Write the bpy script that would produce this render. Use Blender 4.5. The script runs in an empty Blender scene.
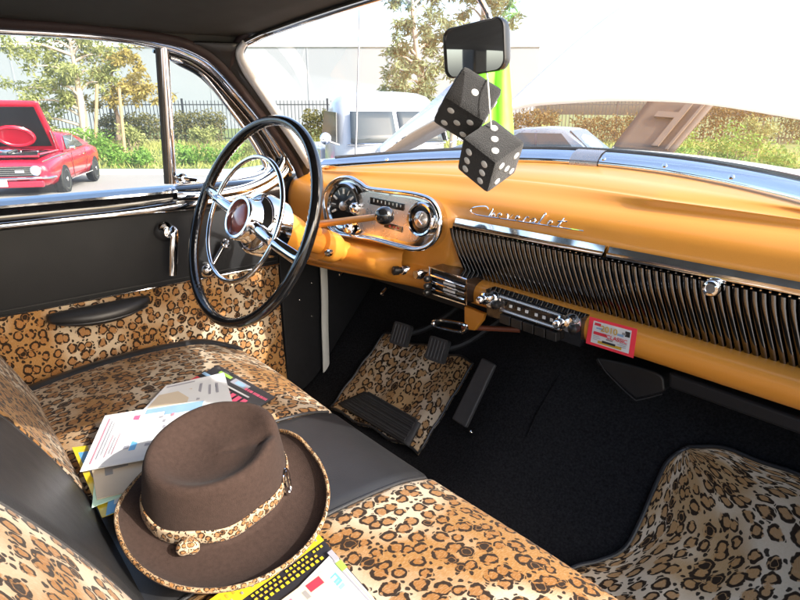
import bpy, math, random
from mathutils import Vector as V, Matrix
random.seed(7)
PI = math.pi
SC = bpy.context.scene
COL = SC.collection
# ------------------------------------------------------------------ camera model (photo pixels 800x600 -> rays)
FPX = 560.0
PITCH = math.atan(188/560); HEAD = math.radians(49)
CAM = V((.70, 0, 1.27))
FH = V((-math.sin(HEAD), math.cos(HEAD), 0)); UPZ = V((0, 0, 1))
RT = V((math.cos(HEAD), math.sin(HEAD), 0))
FW = math.cos(PITCH)*FH - math.sin(PITCH)*UPZ
UP = math.sin(PITCH)*FH + math.cos(PITCH)*UPZ
def ray(x, y): return FW + RT*((x-400)/FPX) + UP*((300-y)/FPX)
def P(x, y, ax, v):
    d = ray(x, y)
    if ax == 'd': return CAM + d*v
    i = 'xyz'.index(ax)
    return CAM + d*((v-CAM[i])/d[i])
def PP(x, y, o, n):
    d = ray(x, y); o = V(o); n = V(n)
    return CAM + d*((o-CAM).dot(n)/d.dot(n))
def G(x, y, s):                      # pixel -> point at horizontal distance s along the view heading
    d = ray(x, y); return CAM + d*(s/d.dot(FH))
def march(x, y, fz, t0=.3, t1=3.5, off=0.0):
    d = ray(x, y); t = t0
    while t < t1:
        p = CAM + d*t
        if p.z <= fz(p.x, p.y)+off: return p
        t += .002
    return CAM + d*t1
def lerp(a, b, t): return a+(b-a)*t
def sm(t): t = max(0., min(1., t)); return t*t*(3-2*t)
def spline(pts, n=8, closed=False):
    pts = [V(p) for p in pts]; out = []; m = len(pts)
    for i in range(m if closed else m-1):
        if closed: p0, p1, p2, p3 = pts[(i-1) % m], pts[i], pts[(i+1) % m], pts[(i+2) % m]
        else: p0, p1, p2, p3 = pts[max(i-1, 0)], pts[i], pts[i+1], pts[min(i+2, m-1)]
        for k in range(n):
            t = k/n
            out.append(.5*((2*p1)+(p2-p0)*t+(2*p0-5*p1+4*p2-p3)*t*t+(3*p1-p0-3*p2+p3)*t**3))
    if not closed: out.append(pts[-1].copy())
    return out
def resample(pts, n):
    L = [0]
    for a, b in zip(pts, pts[1:]): L.append(L[-1]+(b-a).length)
    out = []; j = 0
    for i in range(n):
        s = L[-1]*i/(n-1)
        while j < len(pts)-2 and L[j+1] < s: j += 1
        out.append(pts[j].lerp(pts[j+1], (s-L[j])/max(1e-9, L[j+1]-L[j])))
    return out
# ------------------------------------------------------------------ materials
MATS = {}
def newmat(name):
    m = bpy.data.materials.new(name); m.use_nodes = True
    nt = m.node_tree; b = nt.nodes['Principled BSDF']; MATS[name] = m
    return m, nt, b
def nd(nt, typ, **kw):
    n = nt.nodes.new(typ)
    for k, v in kw.items():
        if k in n.inputs.keys() if isinstance(k, str) else False: n.inputs[k].default_value = v
        else: setattr(n, k, v)
    return n
def setin(n, **kw):
    for k, v in kw.items(): n.inputs[k.replace('_', ' ')].default_value = v
    return n
def ramp(nt, stops, fac=None, interp='LINEAR'):
    r = nt.nodes.new('ShaderNodeValToRGB'); r.color_ramp.interpolation = interp
    e = r.color_ramp.elements
    while len(e) < len(stops): e.new(.5)
    for q, (p, c) in zip(e, stops):
        q.position = p; q.color = (c, c, c, 1) if not hasattr(c, '__len__') else (*c, 1)
    if fac is not None: nt.links.new(fac, r.inputs[0])
    return r
def mixc(nt, fac, a, b):
    m = nt.nodes.new('ShaderNodeMix'); m.data_type = 'RGBA'
    for sock, v in ((0, fac), (6, a), (7, b)):
        if isinstance(v, bpy.types.NodeSocket): nt.links.new(v, m.inputs[sock])
        elif sock == 0: m.inputs[0].default_value = v
        else: m.inputs[sock].default_value = (*v, 1)
    return m.outputs[2]
def mth(nt, op, a, b=0., clamp=False):
    m = nt.nodes.new('ShaderNodeMath'); m.operation = op; m.use_clamp = clamp
    for i, v in enumerate((a, b)):
        if isinstance(v, bpy.types.NodeSocket): nt.links.new(v, m.inputs[i])
        else: m.inputs[i].default_value = v
    return m.outputs[0]
def coord(nt, kind='Object'):
    return nt.nodes.new('ShaderNodeTexCoord').outputs[kind]
def noise(nt, vec, scale, detail=3., rough=.5):
    n = nt.nodes.new('ShaderNodeTexNoise'); nt.links.new(vec, n.inputs['Vector'])
    n.inputs['Scale'].default_value = scale; n.inputs['Detail'].default_value = detail; n.inputs['Roughness'].default_value = rough
    return n.outputs['Fac']
def bump(nt, b, h, strength=.3, dist=.002):
    n = nt.nodes.new('ShaderNodeBump'); n.inputs['Strength'].default_value = strength; n.inputs['Distance'].default_value = dist
    nt.links.new(h, n.inputs['Height']); nt.links.new(n.outputs[0], b.inputs['Normal'])
def pm(name, col, rough=.5, metal=0., var=.12, vscale=8., bmp=0., bscale=200., coat=0., spec=.5, sheen=0., bd=.001, rvar=.15):
    m, nt, b = newmat(name)
    tc = coord(nt)
    f = noise(nt, tc, vscale, 4)
    lo = tuple(c*(1-var) for c in col); hi = tuple(min(1, c*(1+var)) for c in col)
    nt.links.new(mixc(nt, f, lo, hi), b.inputs['Base Color'])
    r2 = noise(nt, tc, vscale*3.1, 3)
    nt.links.new(mth(nt, 'ADD', mth(nt, 'MULTIPLY', r2, rough*rvar*2), rough*(1-rvar)), b.inputs['Roughness'])
    b.inputs['Metallic'].default_value = metal; b.inputs['Coat Weight'].default_value = coat
    b.inputs['Coat Roughness'].default_value = .06
    b.inputs['Specular IOR Level'].default_value = spec; b.inputs['Sheen Weight'].default_value = sheen
    if bmp: bump(nt, b, noise(nt, tc, bscale, 3), bmp, bd)
    return m
def leopard(name, cell=.036, cream=(.45, .375, .275), tan=(.25, .125, .036), spot=(.215, .088, .018), orange=.5, dark=(.012, .008, .006)):
    m, nt, b = newmat(name)
    uv = coord(nt, 'UV')
    # warp so that the rosettes are irregular
    nz = nt.nodes.new('ShaderNodeTexNoise'); nt.links.new(uv, nz.inputs['Vector']); setin(nz, Scale=1/cell*1.6, Detail=2.)
    sub = nt.nodes.new('ShaderNodeVectorMath'); sub.operation = 'SUBTRACT'; nt.links.new(nz.outputs['Color'], sub.inputs[0]); sub.inputs[1].default_value = (.5, .5, .5)
    sc = nt.nodes.new('ShaderNodeVectorMath'); sc.operation = 'SCALE'; nt.links.new(sub.outputs[0], sc.inputs[0]); sc.inputs[3].default_value = cell*.50
    ad = nt.nodes.new('ShaderNodeVectorMath'); ad.operation = 'ADD'; nt.links.new(uv, ad.inputs[0]); nt.links.new(sc.outputs[0], ad.inputs[1])
    mp = nt.nodes.new('ShaderNodeMapping'); nt.links.new(ad.outputs[0], mp.inputs[0]); mp.inputs['Scale'].default_value = (1.0, .82, 1)
    wv = mp.outputs[0]
    vo = nt.nodes.new('ShaderNodeTexVoronoi'); vo.voronoi_dimensions = '2D'; vo.feature = 'F1'
    nt.links.new(wv, vo.inputs['Vector']); setin(vo, Scale=1/cell, Randomness=.70)
    sepc = nt.nodes.new('ShaderNodeSeparateColor'); nt.links.new(vo.outputs['Color'], sepc.inputs[0])
    e = mth(nt, 'DIVIDE', vo.outputs['Distance'], mth(nt, 'ADD', mth(nt, 'MULTIPLY', sepc.outputs[0], .42), .78))
    ring = ramp(nt, [(.235, 0.), (.275, 1.), (.425, 1.), (.455, 0.)], e).outputs[0]
    inner = ramp(nt, [(.36, 1.), (.45, 0.)], e).outputs[0]
    brk = ramp(nt, [(.40, 0.), (.44, 1.)], noise(nt, uv, 1/cell*2.1, 1.)).outputs[0]
    ring = mth(nt, 'MULTIPLY', ring, brk)
    solid = mth(nt, 'MULTIPLY', ramp(nt, [(.20, 1.), (.25, 0.)], e).outputs[0], mth(nt, 'GREATER_THAN', sepc.outputs[1], .86))
    v2 = nt.nodes.new('ShaderNodeTexVoronoi'); v2.voronoi_dimensions = '2D'; nt.links.new(wv, v2.inputs['Vector']); setin(v2, Scale=1/cell*2.1, Randomness=.9)
    s2 = nt.nodes.new('ShaderNodeSeparateColor'); nt.links.new(v2.outputs['Color'], s2.inputs[0])
    small = mth(nt, 'MULTIPLY', mth(nt, 'MULTIPLY', ramp(nt, [(.22, 1.), (.29, 0.)], v2.outputs['Distance']).outputs[0], mth(nt, 'GREATER_THAN', s2.outputs[0], .42)), ramp(nt, [(.47, 0.), (.51, 1.)], e).outputs[0])
    blk = mth(nt, 'MAXIMUM', mth(nt, 'MAXIMUM', ring, solid), small)
    big = ramp(nt, [(.43+.2*(.5-orange), 0.), (.55+.2*(.5-orange), 1.)], noise(nt, uv, 4.6, 2.5)).outputs[0]
    hair = noise(nt, uv, 260, 3, .7)
    out = mixc(nt, big, cream, tan)
    out = mixc(nt, mth(nt, 'MULTIPLY', inner, .9), out, spot)
    out = mixc(nt, mth(nt, 'MULTIPLY', hair, .35), out, tuple(c*.62 for c in tan))
    hs = nt.nodes.new('ShaderNodeMapping'); nt.links.new(uv, hs.inputs[0]); hs.inputs['Scale'].default_value = (700, 160, 1)
    fib = noise(nt, hs.outputs[0], 1, 2)
    out = mixc(nt, mth(nt, 'MULTIPLY', mth(nt, 'SUBTRACT', fib, .46, True), .7), out, (.56, .45, .32))
    out = mixc(nt, mth(nt, 'MULTIPLY', blk, .96), out, dark)
    nt.links.new(out, b.inputs['Base Color'])
    setin(b, Roughness=.78, Sheen_Weight=.06, Sheen_Roughness=.4, Specular_IOR_Level=.15)
    bump(nt, b, mth(nt, 'ADD', hair, fib), .35, .0015)
    return m
def glassmat(name, tint=(1, 1, 1), dust=.03, refl=1.0):
    m, nt, b = newmat(name); nt.nodes.remove(b)
    out = nt.nodes['Material Output']
    tr = nt.nodes.new('ShaderNodeBsdfTransparent'); tr.inputs[0].default_value = (*tint, 1)
    gl = nt.nodes.new('ShaderNodeBsdfGlossy'); gl.inputs['Roughness'].default_value = .01
    df = nt.nodes.new('ShaderNodeBsdfTranslucent'); df.inputs[0].default_value = (.9, .92, .95, 1)
    fr = nt.nodes.new('ShaderNodeFresnel'); fr.inputs[0].default_value = 1.33
    m1 = nt.nodes.new('ShaderNodeMixShader'); m2 = nt.nodes.new('ShaderNodeMixShader')
    dn = noise(nt, coord(nt), 6, 4)
    nt.links.new(mth(nt, 'MULTIPLY', dn, dust*2), m1.inputs[0]); nt.links.new(tr.outputs[0], m1.inputs[1]); nt.links.new(df.outputs[0], m1.inputs[2])
    nt.links.new(mth(nt, 'MULTIPLY', fr.outputs[0], refl), m2.inputs[0]); nt.links.new(m1.outputs[0], m2.inputs[1]); nt.links.new(gl.outputs[0], m2.inputs[2])
    nt.links.new(m2.outputs[0], out.inputs[0])
    return m
CHROME = pm('chrome', (.80, .80, .81), .07, 1., .04, 12, rvar=.5)
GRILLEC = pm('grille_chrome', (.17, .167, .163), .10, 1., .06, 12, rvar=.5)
TRIMW = pm('bright_side_trim', (.82, .81, .78), .38, .35, .04, 12, rvar=.3)
SATIN = pm('satin_metal', (.62, .55, .50), .28, .9, .08, 20)
ORANGE, _nt, _b = newmat('gold_orange_paint')
_tc = coord(_nt)
_f = mixc(_nt, noise(_nt, _tc, 900, 2), (.58, .225, .026), (.68, .285, .036))
_nt.links.new(mixc(_nt, mth(_nt, 'MULTIPLY', noise(_nt, _tc, 5, 3), .35), _f, (.60, .215, .022)), _b.inputs['Base Color'])
setin(_b, Metallic=.18, Roughness=.46, Coat_Weight=.5, Coat_Roughness=.16)
VINYL = pm('black_vinyl', (.018, .018, .019), .42, 0, .25, 14, .25, 420, spec=.5)
DOORV = pm('door_black_vinyl', (.014, .0145, .016), .55, 0, .25, 6, .2, 500, spec=.25)
GLOSSB = pm('gloss_black', (.008, .008, .009), .12, 0, .2, 10, coat=.6)
RUBBER = pm('pedal_rubber', (.032, .032, .033), .6, 0, .3, 40, .3, 300)
CARPET = pm('black_carpet', (.017, .017, .018), .98, 0, .95, 220, .5, 600, sheen=.0, bd=.004, spec=.0)
BLACKP = pm('black_panel', (.010, .010, .011), .6, 0, .3, 20, .15, 300, spec=.3)
HEADL = pm('headliner_cloth', (.030, .030, .026), .8, 0, .25, 5, .2, 500, spec=.25)
MAROON = pm('maroon_welt', (.020, .008, .007), .65, 0, .3, 40, .3, 400)
PILLAR = pm('pillar_paint', (.010, .0095, .009), .5, 0, .15, 10, coat=.2)
WHITEP = pm('white_vinyl_welt', (.66, .65, .58), .5, 0, .08, 30)
FELT = pm('brown_felt', (.036, .0235, .0192), 1.0, 0, .32, 190, .6, 700, sheen=.03, spec=.04, rvar=0)
FELTB = pm('brim_welt', (.040, .025, .02), .9, 0, .2, 60, .4, 800)
LEO_SEAT = leopard('leopard_plush_seat', .0225, orange=.44)
LEO_DOOR = leopard('leopard_door_shade_lifted', .0235, cream=(.52, .42, .30), tan=(.33, .165, .05), spot=(.29, .12, .028), orange=.46)  # seat leopard with colours lightened to offset the shade on the door
LEO_MAT = leopard('leopard_mat_shade_lifted', .026, cream=(.66, .56, .42), tan=(.44, .28, .13), spot=(.38, .20, .07), orange=.5)  # colours lightened further, making up for the shaded footwell
LEO_TRIM = leopard('leopard_trim', .0095, cream=(.40, .31, .21), tan=(.25, .15, .07), orange=.55)
GLASS_W = glassmat('windshield_glass', (.985, .99, .985), .010, .12)
GLASS_D = glassmat('door_glass', (.93, .96, .95), .02, .3)
GLASS_X = pm('car_glass', (.05, .06, .065), .08, 0, .2, 3, coat=.0, spec=.5)
MIRROR = pm('mirror_silver', (.85, .86, .86), .02, 1., .02, 5)
PLASTK = pm('black_plastic', (.012, .012, .012), .3, 0, .2, 30)
WHITE = pm('white_print', (.68, .68, .66), .6, 0, .05, 30)
PAPER = pm('white_paper', (.56, .57, .57), .55, 0, .03, 30)
CREAMP = pm('cream_paper', (.50, .42, .31), .6, 0, .06, 30)
MINT = pm('mint_paper', (.48, .70, .55), .6, 0, .05, 30)
YEL = pm('yellow_print', (.58, .44, .02), .4, 0, .05, 30, coat=.3)
INK = pm('dark_print', (.02, .02, .024), .35, 0, .2, 30, coat=.3)
GREYI = pm('grey_print', (.22, .21, .20), .5, 0, .2, 60)
PALEI = pm('pale_grey_print', (.26, .26, .29), .5, 0, .1, 60)
REDI = pm('red_print', (.55, .03, .05), .4, 0, .15, 60)
PINKI = pm('pink_print', (.75, .10, .20), .4, 0, .15, 60)
BLUEI = pm('blue_print', (.12, .35, .62), .4, 0, .2, 60)
PBLUE = pm('pale_blue_print', (.20, .33, .48), .5, 0, .15, 40)
GRNI = pm('green_print', (.25, .45, .06), .4, 0, .15, 60)
GOLDI = pm('gold_print', (.46, .29, .03), .4, 0, .1, 60)
PALEP = pm('pale_pink_print', (.46, .20, .25), .5, 0, .1, 60)
LIME = pm('lime_green_cloth', (.20, .66, .03), .6, 0, .06, 20, .1, 400)
DIEB = pm('black_plush', (.010, .0095, .0095), .95, 0, .45, 260, .8, 700, sheen=.2, bd=.003)
CREAMPAINT = pm('cream_paint', (.80, .79, .74), .25, 0, .03, 4, coat=.7)
REDP = pm('red_paint', (.50, .012, .035), .25, 0, .06, 3, coat=.8)
WHITEPAINT = pm('white_paint', (.37, .385, .41), .25, 0, .05, 4, coat=.7)
SILVERP = pm('silver_blue_paint', (.19, .225, .26), .28, .3, .06, 4, coat=.7)
DARKP = pm('dark_paint', (.03, .028, .03), .25, 0, .1, 4, coat=.7)
BROWNU = pm('hood_underside', (.085, .062, .045), .55, 0, .3, 6)
TYRE = pm('tyre_rubber', (.015, .015, .015), .75, 0, .2, 20)
RIMM = pm('wheel_rim', (.55, .55, .56), .2, .9, .05, 10)
LAMP = pm('lamp_lens', (.70, .71, .70), .12, 0, .05, 20, coat=.8)
BARK = pm('pale_bark', (.46, .37, .29), .9, 0, .3, 5, .6, 25, bd=.02)
BARKB = pm('brown_bark', (.20, .14, .10), .9, 0, .3, 5, .6, 25, bd=.02)
WOOD = pm('stake_wood', (.36, .24, .13), .8, 0, .2, 9)
FENCEM = pm('fence_iron', (.025, .028, .034), .5, .2, .15, 9)
WALLM, _nt, _b = newmat('warehouse_concrete')
_tc = coord(_nt)
_nt.links.new(mixc(_nt, noise(_nt, _tc, .25, 4), (.21, .23, .255), (.25, .27, .295)), _b.inputs['Base Color']); setin(_b, Roughness=.85)
ASPH, _nt, _b = newmat('car_park_paving')
_tc = coord(_nt)
_a = mixc(_nt, noise(_nt, _tc, .35, 5), (.20, .19, .175), (.33, .31, .29))
_nt.links.new(mixc(_nt, mth(_nt, 'MULTIPLY', noise(_nt, _tc, 40, 4, .8), .5), _a, (.16, .15, .145)), _b.inputs['Base Color']); setin(_b, Roughness=.9)
bump(_nt, _b, noise(_nt, _tc, 60, 4), .4, .01)
KERBM = pm('kerb_concrete', (.50, .48, .45), .85, 0, .12, 3, .3, 50)
def leafmat(name, a, b2, sub=.35):
    m, nt, b = newmat(name)
    oi = nt.nodes.new('ShaderNodeNewGeometry')
    n = noise(nt, coord(nt), 2.2, 3)
    r = mth(nt, 'ADD', mth(nt, 'MULTIPLY', oi.outputs['Random Per Island'], .65), mth(nt, 'MULTIPLY', n, .35))
    nt.links.new(mixc(nt, r, a, b2), b.inputs['Base Color']); setin(b, Roughness=.6, Specular_IOR_Level=.3)
    out = nt.nodes['Material Output']; t = nt.nodes.new('ShaderNodeBsdfTranslucent'); nt.links.new(mixc(nt, r, a, b2), t.inputs[0])
    mx = nt.nodes.new('ShaderNodeMixShader'); mx.inputs[0].default_value = sub
    nt.links.new(b.outputs[0], mx.inputs[1]); nt.links.new(t.outputs[0], mx.inputs[2]); nt.links.new(mx.outputs[0], out.inputs[0])
    return m
LEAFY = leafmat('olive_leaves', (.14, .175, .055), (.40, .40, .15))
LEAFO = leafmat('golden_leaves', (.24, .19, .05), (.46, .36, .11))
LEAFG = leafmat('grey_green_leaves', (.10, .14, .065), (.28, .33, .18))
HEDGE = leafmat('hedge_leaves', (.075, .085, .03), (.21, .18, .065))
HEDGEB = leafmat('bronze_hedge_leaves', (.09, .06, .02), (.21, .15, .05))
GREENB = leafmat('bright_shrub_leaves', (.08, .18, .025), (.22, .36, .06))
GRASSM = leafmat('meadow_grass', (.22, .29, .05), (.58, .52, .20))
LAWNM = pm('lawn_soil', (.11, .14, .035), .95, 0, .35, 2)
# ------------------------------------------------------------------ mesh builder
class MB:
    def __init__(s): s.v = []; s.f = []; s.mi = []; s.uv = {}; s.cur = 0
    def add(s, vs, fs, uvs=None):
        o = len(s.v); s.v += [tuple(p) for p in vs]
        for f in fs: s.f.append(tuple(i+o for i in f)); s.mi.append(s.cur)
        if uvs:
            for i, u in enumerate(uvs): s.uv[o+i] = u
        return s
    def mat(s, i): s.cur = i; return s
    def box(s, c, size, rot=None):
        c = V(c); q = []
        for i in range(8):
            p = V(((i & 1)-.5, ((i >> 1) & 1)-.5, ((i >> 2) & 1)-.5))
            p = V((p.x*size[0], p.y*size[1], p.z*size[2]))
            if rot is not None: p = rot @ p
            q.append(c+p)
        return s.add(q, [(0, 2, 3, 1), (4, 5, 7, 6), (0, 1, 5, 4), (2, 6, 7, 3), (0, 4, 6, 2), (1, 3, 7, 5)])
    def tube(s, pts, r, n=10, closed=False, up=None, ry=None):
        pts = [V(p) for p in pts]; m = len(pts); rings = []
        prev = None
        for i, p in enumerate(pts):
            a = pts[i-1] if (i or closed) else p; b = pts[(i+1) % m] if (i < m-1 or closed) else p
            t = (b-a).normalized()
            if prev is None:
                u = V(up) if up is not None else (V((0, 0, 1)) if abs(t.z) < .9 else V((1, 0, 0)))
            else: u = V(up) if up is not None else prev
            u = (u-t*u.dot(t))
            u = u.normalized() if u.length > 1e-6 else t.orthogonal().normalized()
            prev = u; w = t.cross(u)
            ri = r[i] if hasattr(r, '__len__') else r
            rj = ri if ry is None else (ry[i] if hasattr(ry, '__len__') else ry)
            rings.append([p+u*(ri*math.cos(2*PI*k/n))+w*(rj*math.sin(2*PI*k/n)) for k in range(n)])
        vs = [q for g in rings for q in g]; fs = []
        for i in range(m if closed else m-1):
            for k in range(n):
                a = i*n+k; b = i*n+(k+1) % n; c = ((i+1) % m)*n+(k+1) % n; d = ((i+1) % m)*n+k
                fs.append((a, b, c, d))
        if not closed:
            fs.append(tuple(range(n))[::-1]); fs.append(tuple((m-1)*n+k for k in range(n)))
        return s.add(vs, fs)
    def lathe(s, o, axis, prof, n=32):
        o = V(o); a = V(axis).normalized(); u = a.orthogonal().normalized(); w = a.cross(u)
        vs = []; fs = []
        for r, h in prof:
            for k in range(n):
                th = 2*PI*k/n; vs.append(o+a*h+(u*math.cos(th)+w*math.sin(th))*r)
        for i in range(len(prof)-1):
            for k in range(n): fs.append((i*n+k, i*n+(k+1) % n, (i+1)*n+(k+1) % n, (i+1)*n+k))
        fs.append(tuple(range(n))[::-1]); fs.append(tuple((len(prof)-1)*n+k for k in range(n)))
        return s.add(vs, fs)
    def prism(s, outline, vec):
        vec = V(vec); n = len(outline); vs = [V(p) for p in outline]+[V(p)+vec for p in outline]
        fs = [tuple(range(n)), tuple(range(2*n-1, n-1, -1))]
        for i in range(n): fs.append((i, i+n, (i+1) % n+n, (i+1) % n))
        return s.add(vs, fs)
    def grid(s, rows, uv=None, closed=False, uoff=(0, 0), thick=None):
        R = len(rows); C = len(rows[0]); vs = [p for r in rows for p in r]; fs = []
        for i in range(R-1):
            for j in range(C if closed else C-1):
                j2 = (j+1) % C; fs.append((i*C+j, i*C+j2, (i+1)*C+j2, (i+1)*C+j))
        uvs = None
        if uv:
            mid = rows[R//2]; us = [0]
            for a, b in zip(mid, mid[1:]): us.append(us[-1]+(V(b)-V(a)).length)
            cm = [r[C//2] for r in rows]; ws = [0]
            for a, b in zip(cm, cm[1:]): ws.append(ws[-1]+(V(b)-V(a)).length)
            uvs = [(us[j]+uoff[0], ws[i]+uoff[1]) for i in range(R) for j in range(C)]
        return s.add(vs, fs, uvs)
    def build(s, name, mats, parent=None, smooth=40, solid=0, bevel=0, offset=-1, subsurf=0):
        me = bpy.data.meshes.new(name); me.from_pydata(s.v, [], s.f)
        if not isinstance(mats, (list, tuple)): mats = [mats]
        for m in mats: me.materials.append(m)
        me.polygons.foreach_set('material_index', s.mi)
        if s.uv:
            l = me.uv_layers.new(name='UVMap')
            for lp in me.loops:
                l.data[lp.index].uv = s.uv.get(lp.vertex_index, (0, 0))
        me.update()
        if smooth:
            me.polygons.foreach_set('use_smooth', [True]*len(me.polygons)); me.set_sharp_from_angle(angle=math.radians(smooth))
        o = bpy.data.objects.new(name, me); COL.objects.link(o)
        if parent is not None: o.parent = parent
        if solid:
            md = o.modifiers.new('solid', 'SOLIDIFY'); md.thickness = solid; md.offset = offset
        if bevel:
            md = o.modifiers.new('bevel', 'BEVEL'); md.width = bevel; md.segments = 3; md.limit_method = 'ANGLE'; md.angle_limit = math.radians(45)
        if subsurf:
            md = o.modifiers.new('sub', 'SUBSURF'); md.levels = subsurf; md.render_levels = subsurf
        return o
def thing(name, label, cat, loc=(0, 0, 0), rz=0, group=None):
    o = bpy.data.objects.new(name, None); COL.objects.link(o); o.location = loc; o.rotation_euler = (0, 0, rz)
    o.empty_display_size = .1
    return tag(o, label, cat, group)
def tag(o, label, cat, group=None):
    o['label'] = label; o['category'] = cat
    if group: o['group'] = group
    return o
def struct(o, kind='structure'): o['kind'] = kind; return o
def text(name, body, o, right, up, size, mat, parent, depth=.0004, shear=0.):
    cu = bpy.data.curves.new('lettering', 'FONT'); cu.body = body; cu.size = size; cu.extrude = depth; cu.align_x = 'CENTER'; cu.align_y = 'CENTER'; cu.shear = shear
    t = bpy.data.objects.new('tmp', cu); COL.objects.link(t)
    dg = bpy.context.evaluated_depsgraph_get(); me = bpy.data.meshes.new_from_object(t.evaluated_get(dg))
    bpy.data.objects.remove(t)
    r = V(right).normalized(); u = V(up); u = (u-r*u.dot(r)).normalized(); n = r.cross(u); o = V(o)
    for v in me.vertices: v.co = o+r*v.co.x+u*v.co.y+n*(v.co.z)
    me.materials.clear(); me.materials.append(mat)
    ob = bpy.data.objects.new(name, me); COL.objects.link(ob); ob.parent = parent
    return ob
# ================================================================== THE CAR WE SIT IN
car = thing('classic_car', 'classic car we sit in, with orange dashboard, leopard bench seat and raised cream hood', 'car')
# ---- dashboard surface
def yf(x): return .90-.10*sm((-.12-x)/.57)
def dash_rows(x):
    f = yf(x); yc = max(1.0-.4*x*x, f+.075); zc = 1.13-.03*x*x; g = sm((x+.165)/.04)
    yw = max(1.17-.65*x*x, yc+.03); zw = 1.158-.1*x*x
    return [(yw+.05, zw-.004), (yw, zw), (lerp(yw, yc, .33), lerp(zw, zc, .30)+.004), (lerp(yw, yc, .7), lerp(zw, zc, .62)+.006), (yc+.016, zc+.006), (yc+.004, zc-.000), (yc-.006, zc+.000),
            (yc-.02, zc+.001), (f+.052, 1.112), (f+.03, 1.100), (f+.014, 1.085), (f+.005, 1.066), (f+.001, 1.045), (f+.010*g, 1.03), (f+.028*g, .985), (f+.004+.036*g, .930),
            (f+.001+.006*g, .920), (f-.008, .913), (f-.015, .906), (f-.018, .895), (f-.017, .882), (f-.013, .873), (f-.004, .866), (f+.012, .864), (f+.06, .868)]
XS = [-.70+1.40*i/90 for i in range(91)]
rows = list(zip(*[[V((x, y, z)) for y, z in dash_rows(x)] for x in XS]))
def interp_rows(rows, k=2):
    cols = list(zip(*rows)); cols = [spline(c, k) for c in cols]; return list(zip(*cols))
dash = MB().grid(interp_rows(rows, 3)).build('dashboard', ORANGE, car, smooth=60, solid=.004, offset=1)
# ---- ribbed chrome grille and mouldings
def gx0(z): return P(452, 224, 'y', .885).x +(1.027-z)/.11*.016 + .012*0.
gb = MB(); back = []
for i in range(60):
    x = lerp(-.15, .64, i/59); back.append([V((x, yf(x)-.0012, 1.048)), V((x, yf(x)+.0005, .95))])
back = list(zip(*back))
xs_g = [gx0(1.0)+.0120*k for k in range(66)]
def riby(t): return .8985-.0165+.034*t**1.5
MB().grid([[V((lerp(gx0(1.027)-.002, .64, i/2), riby(j/8)+.010, lerp(1.030, .916, j/8))) if i else V((gx0(lerp(1.027, .917, j/8))+.008*sm(j/8)-.006, riby(j/8)+.010, lerp(1.030, .916, j/8))) for i in range(3)] for j in range(9)]).build('grille_backing', PLASTK, dash)
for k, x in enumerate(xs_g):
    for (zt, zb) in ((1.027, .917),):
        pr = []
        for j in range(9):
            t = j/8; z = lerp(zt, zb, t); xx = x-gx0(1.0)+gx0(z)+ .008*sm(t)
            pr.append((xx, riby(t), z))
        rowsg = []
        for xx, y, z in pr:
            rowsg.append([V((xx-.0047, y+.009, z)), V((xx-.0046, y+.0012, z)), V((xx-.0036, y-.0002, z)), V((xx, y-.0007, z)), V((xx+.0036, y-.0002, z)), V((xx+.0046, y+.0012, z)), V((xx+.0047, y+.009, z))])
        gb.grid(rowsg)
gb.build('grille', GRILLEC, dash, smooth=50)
def moulding(x0, x1):
    m = MB(); r = []
    for i in range(24):
        x = lerp(x0, x1, i/23); y = yf(x)
        r.append([V((x, y+.004, 1.0505)), V((x, y-.007, 1.050)), V((x, y-.0125, 1.028)), V((x, y-.0145, 1.041)), V((x, y-.0150, 1.034)), V((x, y-.0135, 1.030)), V((x, y-.008, 1.028)), V((x, y+.004, 1.0275))])
    m.grid(r)
    n = len(r[0]); m.f.append(tuple(range(n))); m.mi.append(0); m.f.append(tuple((len(r)-1)*n+k for k in range(n))[::-1]); m.mi.append(0)
    return m.build('chrome_moulding', CHROME, dash, smooth=60)
XBR = P(606, 246, 'y', .888).x
moulding(P(450, 219, 'y', .875).x, XBR-.004); moulding(XBR+.004, .64)
lk = P(712, 288, 'y', .882)
MB().lathe(lk, (0, -1, .05), [(.013, -.006), (.013, .004), (.011, .007), (.0075, .008), (.007, .006), (.001, .006)], 24).build('glove_box_lock', CHROME, dash)
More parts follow.
